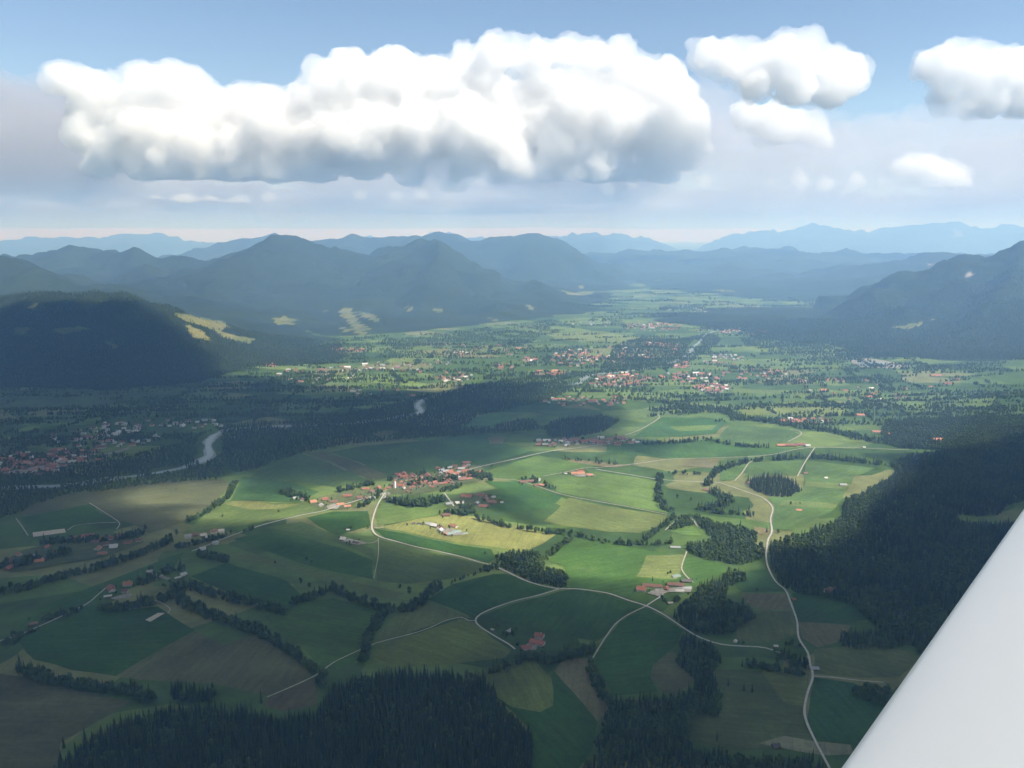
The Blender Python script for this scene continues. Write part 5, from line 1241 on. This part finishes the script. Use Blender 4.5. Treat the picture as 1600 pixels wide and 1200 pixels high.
def sky_cloud(seed, D, base_px, cells, label, voxel, mat=None, depth=.5, veil=True, flat=1.0, group='cumulus clouds over the valley', sub=6, rough=1.0, core=()):
    """cells: (px, top_py, radius_px) blobs of the outline at distance D; base_px is the row of the flat base."""
    r = random.Random(seed); mpp = D / FPX
    puffs, veils = [], []
    for (px, py, q) in cells:
        R = q * mpp
        x, y, z = at_dist(px, py + q, D)
        puffs.append((x, y, z, R * .74, R * .78, R * .74 * flat))
        veils.append((x, y, z, R * .92, R * .92, R * .90 * flat))
        for k in range(sub):
            d = Vector((r.gauss(0, 1), r.gauss(0, 1) * (1 + depth), r.gauss(0, .8) * flat)).normalized()
            rr = R * r.uniform(.24, .46); p = Vector((x, y, z)) + d * R * r.uniform(.45, .74)
            puffs.append((p.x, p.y, p.z, rr, rr, rr * .85 * flat))
            if k % 2 == 0: veils.append((p.x + d.x * R * .12, p.y, p.z + d.z * R * .1, rr * 1.25, rr * 1.25, rr * 1.05 * flat))
        if r.random() < .7:
            veils.append((x + r.uniform(-.9, .9) * R, y + r.uniform(-.8, .8) * R, z + r.uniform(-.9, .7) * R, R * r.uniform(.35, .8), R * .6, R * r.uniform(.16, .34)))
    for (px, py, q) in core:
        x, y, z = at_dist(px, py, D + 900); R = q * mpp; puffs.append((x, y, z, R * 1.25, R, R * .8))
    zb = at_dist(800, base_px, D)[2]
    me = puff_mesh('cloud', puffs, voxel, ((1500 * rough, 560 * rough), (700 * rough, 430 * rough), (600 * rough, -120 * rough)), ((300 * rough, 200 * rough), (240 * rough, -70 * rough), (130 * rough, 100 * rough), (voxel * 1.5, voxel * 1.3)), zb)
    o = link('cloud', me, mat or M_cloud)
    tag(o, label, 'cloud', group)
    if veil:
        vm = puff_mesh('veil', veils, voxel * 1.5, ((900 * rough, 520 * rough), (420 * rough, 300 * rough)), ((200 * rough, 170 * rough), (voxel * 2, voxel * 2)), zb)
        link('veil', vm, M_veil, o)
    return o
sky_cloud(1, 17000, 281, [(95,98,28),(130,100,34),(175,112,36),(225,92,42),(268,86,40),(300,104,34),(205,140,50),(250,150,60),(330,118,40),(375,126,40),(420,132,42),(310,165,60),(370,175,60),(440,150,55),(475,118,36),
    (510,90,40),(550,80,44),(600,78,48),(645,90,42),(520,140,65),(590,140,70),(660,140,70),(690,84,44),(730,66,42),(770,56,40),(730,130,75),(800,52,36),(790,110,40),(780,165,60),(845,50,36),(885,50,36),(925,58,38),(970,55,38),(1000,75,40),(1035,90,40),(905,110,60),(960,120,65),(1010,140,55),(870,175,50),(1060,120,40),(1075,150,40),(1030,185,45),(1085,185,30),(1105,215,18),(930,190,50),
    (420,205,40),(490,210,42),(560,212,40),(640,215,42),(720,215,40),(800,222,36),(870,225,34),(950,222,34),(1020,228,28),(340,215,42),(270,205,45),(185,190,40),(130,165,36),(1070,222,22),(830,90,34),(160,225,30),(220,235,30),(290,240,30),(360,243,30),(430,243,30),(500,245,30),(570,245,30),(640,245,30),(710,246,30),(780,248,28),(850,248,28),(920,248,26),(990,248,24),(1040,246,20),(790,140,50),(850,150,40),(895,150,45)],
    'huge white cumulus cloud bank with grey flat base over the mountains', 40, core=[(170,170,55),(260,190,65),(350,200,65),(440,200,70),(530,190,85),(620,185,90),(720,180,95),(800,190,80),(890,180,90),(980,180,80),(1040,190,50)])
sky_cloud(2, 16000, 165, [(1105,60,26),(1140,62,34),(1180,60,36),(1220,48,38),(1260,50,40),(1298,66,36),(1328,95,26),(1240,92,40),(1180,92,32),(1290,105,32),(1345,122,12)],
    'smaller bright cumulus right of the huge cloud bank', 34)
sky_cloud(3, 16000, 185, [(1450,80,26),(1480,72,36),(1520,70,40),(1565,76,42),(1605,80,42),(1650,86,46),(1480,108,34),(1540,115,38),(1600,118,40),(1690,110,40)],
    'white cumulus cut by the right edge of the picture', 34)
sky_cloud(4, 19000, 222, [(1165,150,26),(1200,155,30),(1240,165,30),(1275,180,22),(1220,180,26),(1290,205,14)], 'soft white cloud below the smaller bright cumulus', 55, M_far_cloud)
sky_cloud(5, 20500, 292, [(1420,240,22),(1450,235,28),(1480,245,24),(1440,262,18),(1500,262,16)], 'rounded pinkish cloud puff low at the right', 55, M_far_cloud)
sky_cloud(6, 21000, 312, [(250,290,22),(290,286,26),(330,288,26),(370,295,20),(300,300,14),(420,296,12),(620,292,16),(660,294,12),(560,294,13)], 'pinkish low cloud puffs under the left of the bank', 80, M_far_cloud, flat=.7, rough=.6, veil=False)
sky_cloud(7, 21000, 305, [(900,262,16),(940,262,18),(985,266,18),(1030,272,16),(1100,270,14),(1200,268,16),(1250,262,20),(1290,270,16),(1180,290,14),(1340,264,20),(1380,272,14),(870,284,12),(950,286,12),(1250,286,12),(1320,286,12)], 'row of small low clouds under the right of the bank', 80, M_far_cloud, flat=.7, rough=.6, veil=False)
# soft cloud banks over the horizon; grey albedo stands in for their shade
M_bank = cloud_mat('shade_grey_bank_vapour', .00045, (.62, .64, .71))
def bank(seed, y0, y1, x0, x1, z0, z1, n, label, mat, r0, r1, t0, t1):
    r = random.Random(seed); puffs = []
    for _ in range(n):
        y = r.uniform(y0, y1); x = r.uniform(x0, x1) * y; R = r.uniform(r0, r1)
        puffs.append((x, y, r.uniform(z0, z1), R, R, r.uniform(t0, t1)))
    me = puff_mesh('cloud', puffs, 280 if y1 > 90000 else 240, ((2600, 900), (1000, -700)), ((500, -320), (600, 300)), None)
    tag(link('cloud', me, mat), label, 'cloud', 'soft grey cloud banks over the horizon')
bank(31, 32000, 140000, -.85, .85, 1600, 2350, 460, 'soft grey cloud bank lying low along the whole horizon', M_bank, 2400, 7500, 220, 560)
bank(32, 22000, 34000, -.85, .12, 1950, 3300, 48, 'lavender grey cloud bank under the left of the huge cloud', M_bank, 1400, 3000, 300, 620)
bank(33, 22000, 34000, .10, .85, 1950, 4300, 66, 'pale soft cloud bank filling the right of the sky', cloud_mat('shade_pale_bank_vapour', .00026, (.72, .73, .79)), 1300, 2800, 300, 800)  # pale bank's albedo is darkened for cloud shade as well
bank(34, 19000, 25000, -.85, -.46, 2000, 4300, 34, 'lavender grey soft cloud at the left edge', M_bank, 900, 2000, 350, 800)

# ------------------------------------------------------------------ unseen cloud deck added overhead, its gaps cut to place shade and sun
LIT = [[(585,826),(612,800),(655,798),(745,806),(875,836),(850,852),(785,866),(700,850),(640,838)], [(460,800),(478,774),(560,758),(590,772),(556,802)], [(330,806),(360,782),(440,785),(480,790),(430,806),(380,812)],
   [(770,745),(845,705),(1000,716),(1045,740),(1050,800),(1010,834),(940,835),(860,800),(830,768),(800,760)], [(852,884),(905,842),(1060,856),(1150,884),(1090,914),(1010,904),(930,892)],
   [(1040,745),(1120,680),(1260,695),(1385,728),(1330,790),(1245,838),(1190,848),(1090,848),(1040,832),(1060,800)],
   [(700,520),(760,590),(870,600),(860,622),(990,625),(1010,680),(1130,700),(1260,700),(1460,702),(1540,690),(1600,640),(1900,620),(1900,520)], [(340,545),(500,535),(760,535),(760,590),(690,608),(560,604),(360,580)], [(225,770),(345,762),(350,775),(240,782)], [(-300,400),(420,400),(470,570),(360,568),(270,552),(170,540),(60,545),(-300,545)], [(590,772),(640,752),(720,738),(760,735),(740,755),(690,775),(620,795)]]
Z0 = 2300.0
sx, sy = TO_SUN.x / TO_SUN.z * Z0, TO_SUN.y / TO_SUN.z * Z0
xs = np.arange(-4200, 7600, 45.0); ys = np.arange(-5200, 5400, 45.0)
X, Y = np.meshgrid(xs, ys)
GX, GY = X - sx, Y - sy                              # where this piece of cloud drops its shadow
wob = 60 * fbm(GX / 300, GY / 300, 4); wob2 = 60 * fbm(GX / 300 + 70, GY / 300, 4)
D = np.full(X.shape, 1e9)
for p in LIT:
    q = gpoly(p); d, _ = seg_dist(GX + wob, GY + wob2, q + [q[0]])
    D = np.minimum(D, np.where(in_poly(GX + wob, GY + wob2, q), -d, d))
edge = np.minimum.reduce([X - xs[0], xs[-1] - X, Y - ys[0], (4950 - 250 * fbm(X / 900, Y / 900, 3)) - Y])
T = np.clip((D - 10) / 330, 0, 1) ** 1.15 * np.clip(edge / 600, 0, 1)
T = T * (460 + 190 * fbm(X / 500, Y / 500, 4)) * (.86 + .3 * fbm(X / 160, Y / 160, 3))
thin = np.exp(-(((X - TO_SUN.x / TO_SUN.z * (Z0 - CAM_H)) ** 2 + (Y - TO_SUN.y / TO_SUN.z * (Z0 - CAM_H)) ** 2) / 330.0 ** 2))
T = np.minimum(T, T * (1 - thin) + 74 * thin)       # deck thinned above the aircraft to let sun onto the wing
T = np.where(T < 6, -1, T)
m_, n_ = X.shape
act = T > 0
quad = act[:-1, :-1] & act[1:, :-1] & act[:-1, 1:] & act[1:, 1:]
idx = np.arange(m_ * n_).reshape(m_, n_)
top = np.stack([X, Y, Z0 + np.maximum(T, 0) * .8 + 40 * fbm(X / 250, Y / 250, 3)], -1).reshape(-1, 3); bot = np.stack([X, Y, Z0 - np.maximum(T, 0) * .2 + 0 * X], -1).reshape(-1, 3)
top[:, 2] = np.maximum(top[:, 2], bot[:, 2] + 4)
NV = m_ * n_
ft, fb = [], []
jj, ii = np.nonzero(quad)
a, b2, c, d = idx[jj, ii], idx[jj, ii + 1], idx[jj + 1, ii + 1], idx[jj + 1, ii]
faces = [np.stack([a, b2, c, d], -1), np.stack([d, c, b2, a], -1) + NV]
Q = np.zeros((m_ + 1, n_ + 1), bool); Q[1:-1, 1:-1][:quad.shape[0], :quad.shape[1]] = quad
for dj, di, p0, p1 in ((-1, 0, (0, 0), (0, 1)), (1, 0, (1, 1), (1, 0)), (0, -1, (1, 0), (0, 0)), (0, 1, (0, 1), (1, 1))):
    rim = ~Q[jj + 1 + dj, ii + 1 + di]
    u, v = idx[jj[rim] + p0[0], ii[rim] + p0[1]], idx[jj[rim] + p1[0], ii[rim] + p1[1]]
    faces.append(np.stack([v, u, u + NV, v + NV], -1))
faces = np.concatenate(faces); allv = np.concatenate([top, bot])
used = np.unique(faces); rm = np.full(len(allv), -1); rm[used] = np.arange(len(used))
me = mesh_np('shade_cloud_deck', allv[used], rm[faces])
M_deck = cloud_mat('deck_vapour', 0.011)
tag(link('shade_cloud_deck', me, M_deck), 'broken grey cloud deck drifting overhead above the aircraft', 'cloud')

# ------------------------------------------------------------------ haze
bm = bmesh.new(); bmesh.ops.create_cube(bm, size=1)
for v in bm.verts: v.co = (v.co.x * 124000, 34000 + v.co.y * 94500, -60 + (v.co.z + .5) * 1580)
bmesh.ops.recalc_face_normals(bm, faces=bm.faces)
me = bpy.data.meshes.new('haze'); bm.to_mesh(me); bm.free()
M_haze = cloud_mat('valley_haze', 7.2e-5)
M_haze.node_tree.nodes['Principled Volume'].inputs['Color'].default_value = (.29, .54, 1, 1)
M_haze.node_tree.nodes['Principled Volume'].inputs['Absorption Color'].default_value = (.85, .85, .85, 1)
tag(link('haze', me, M_haze), 'thin blue valley haze', kind='stuff')
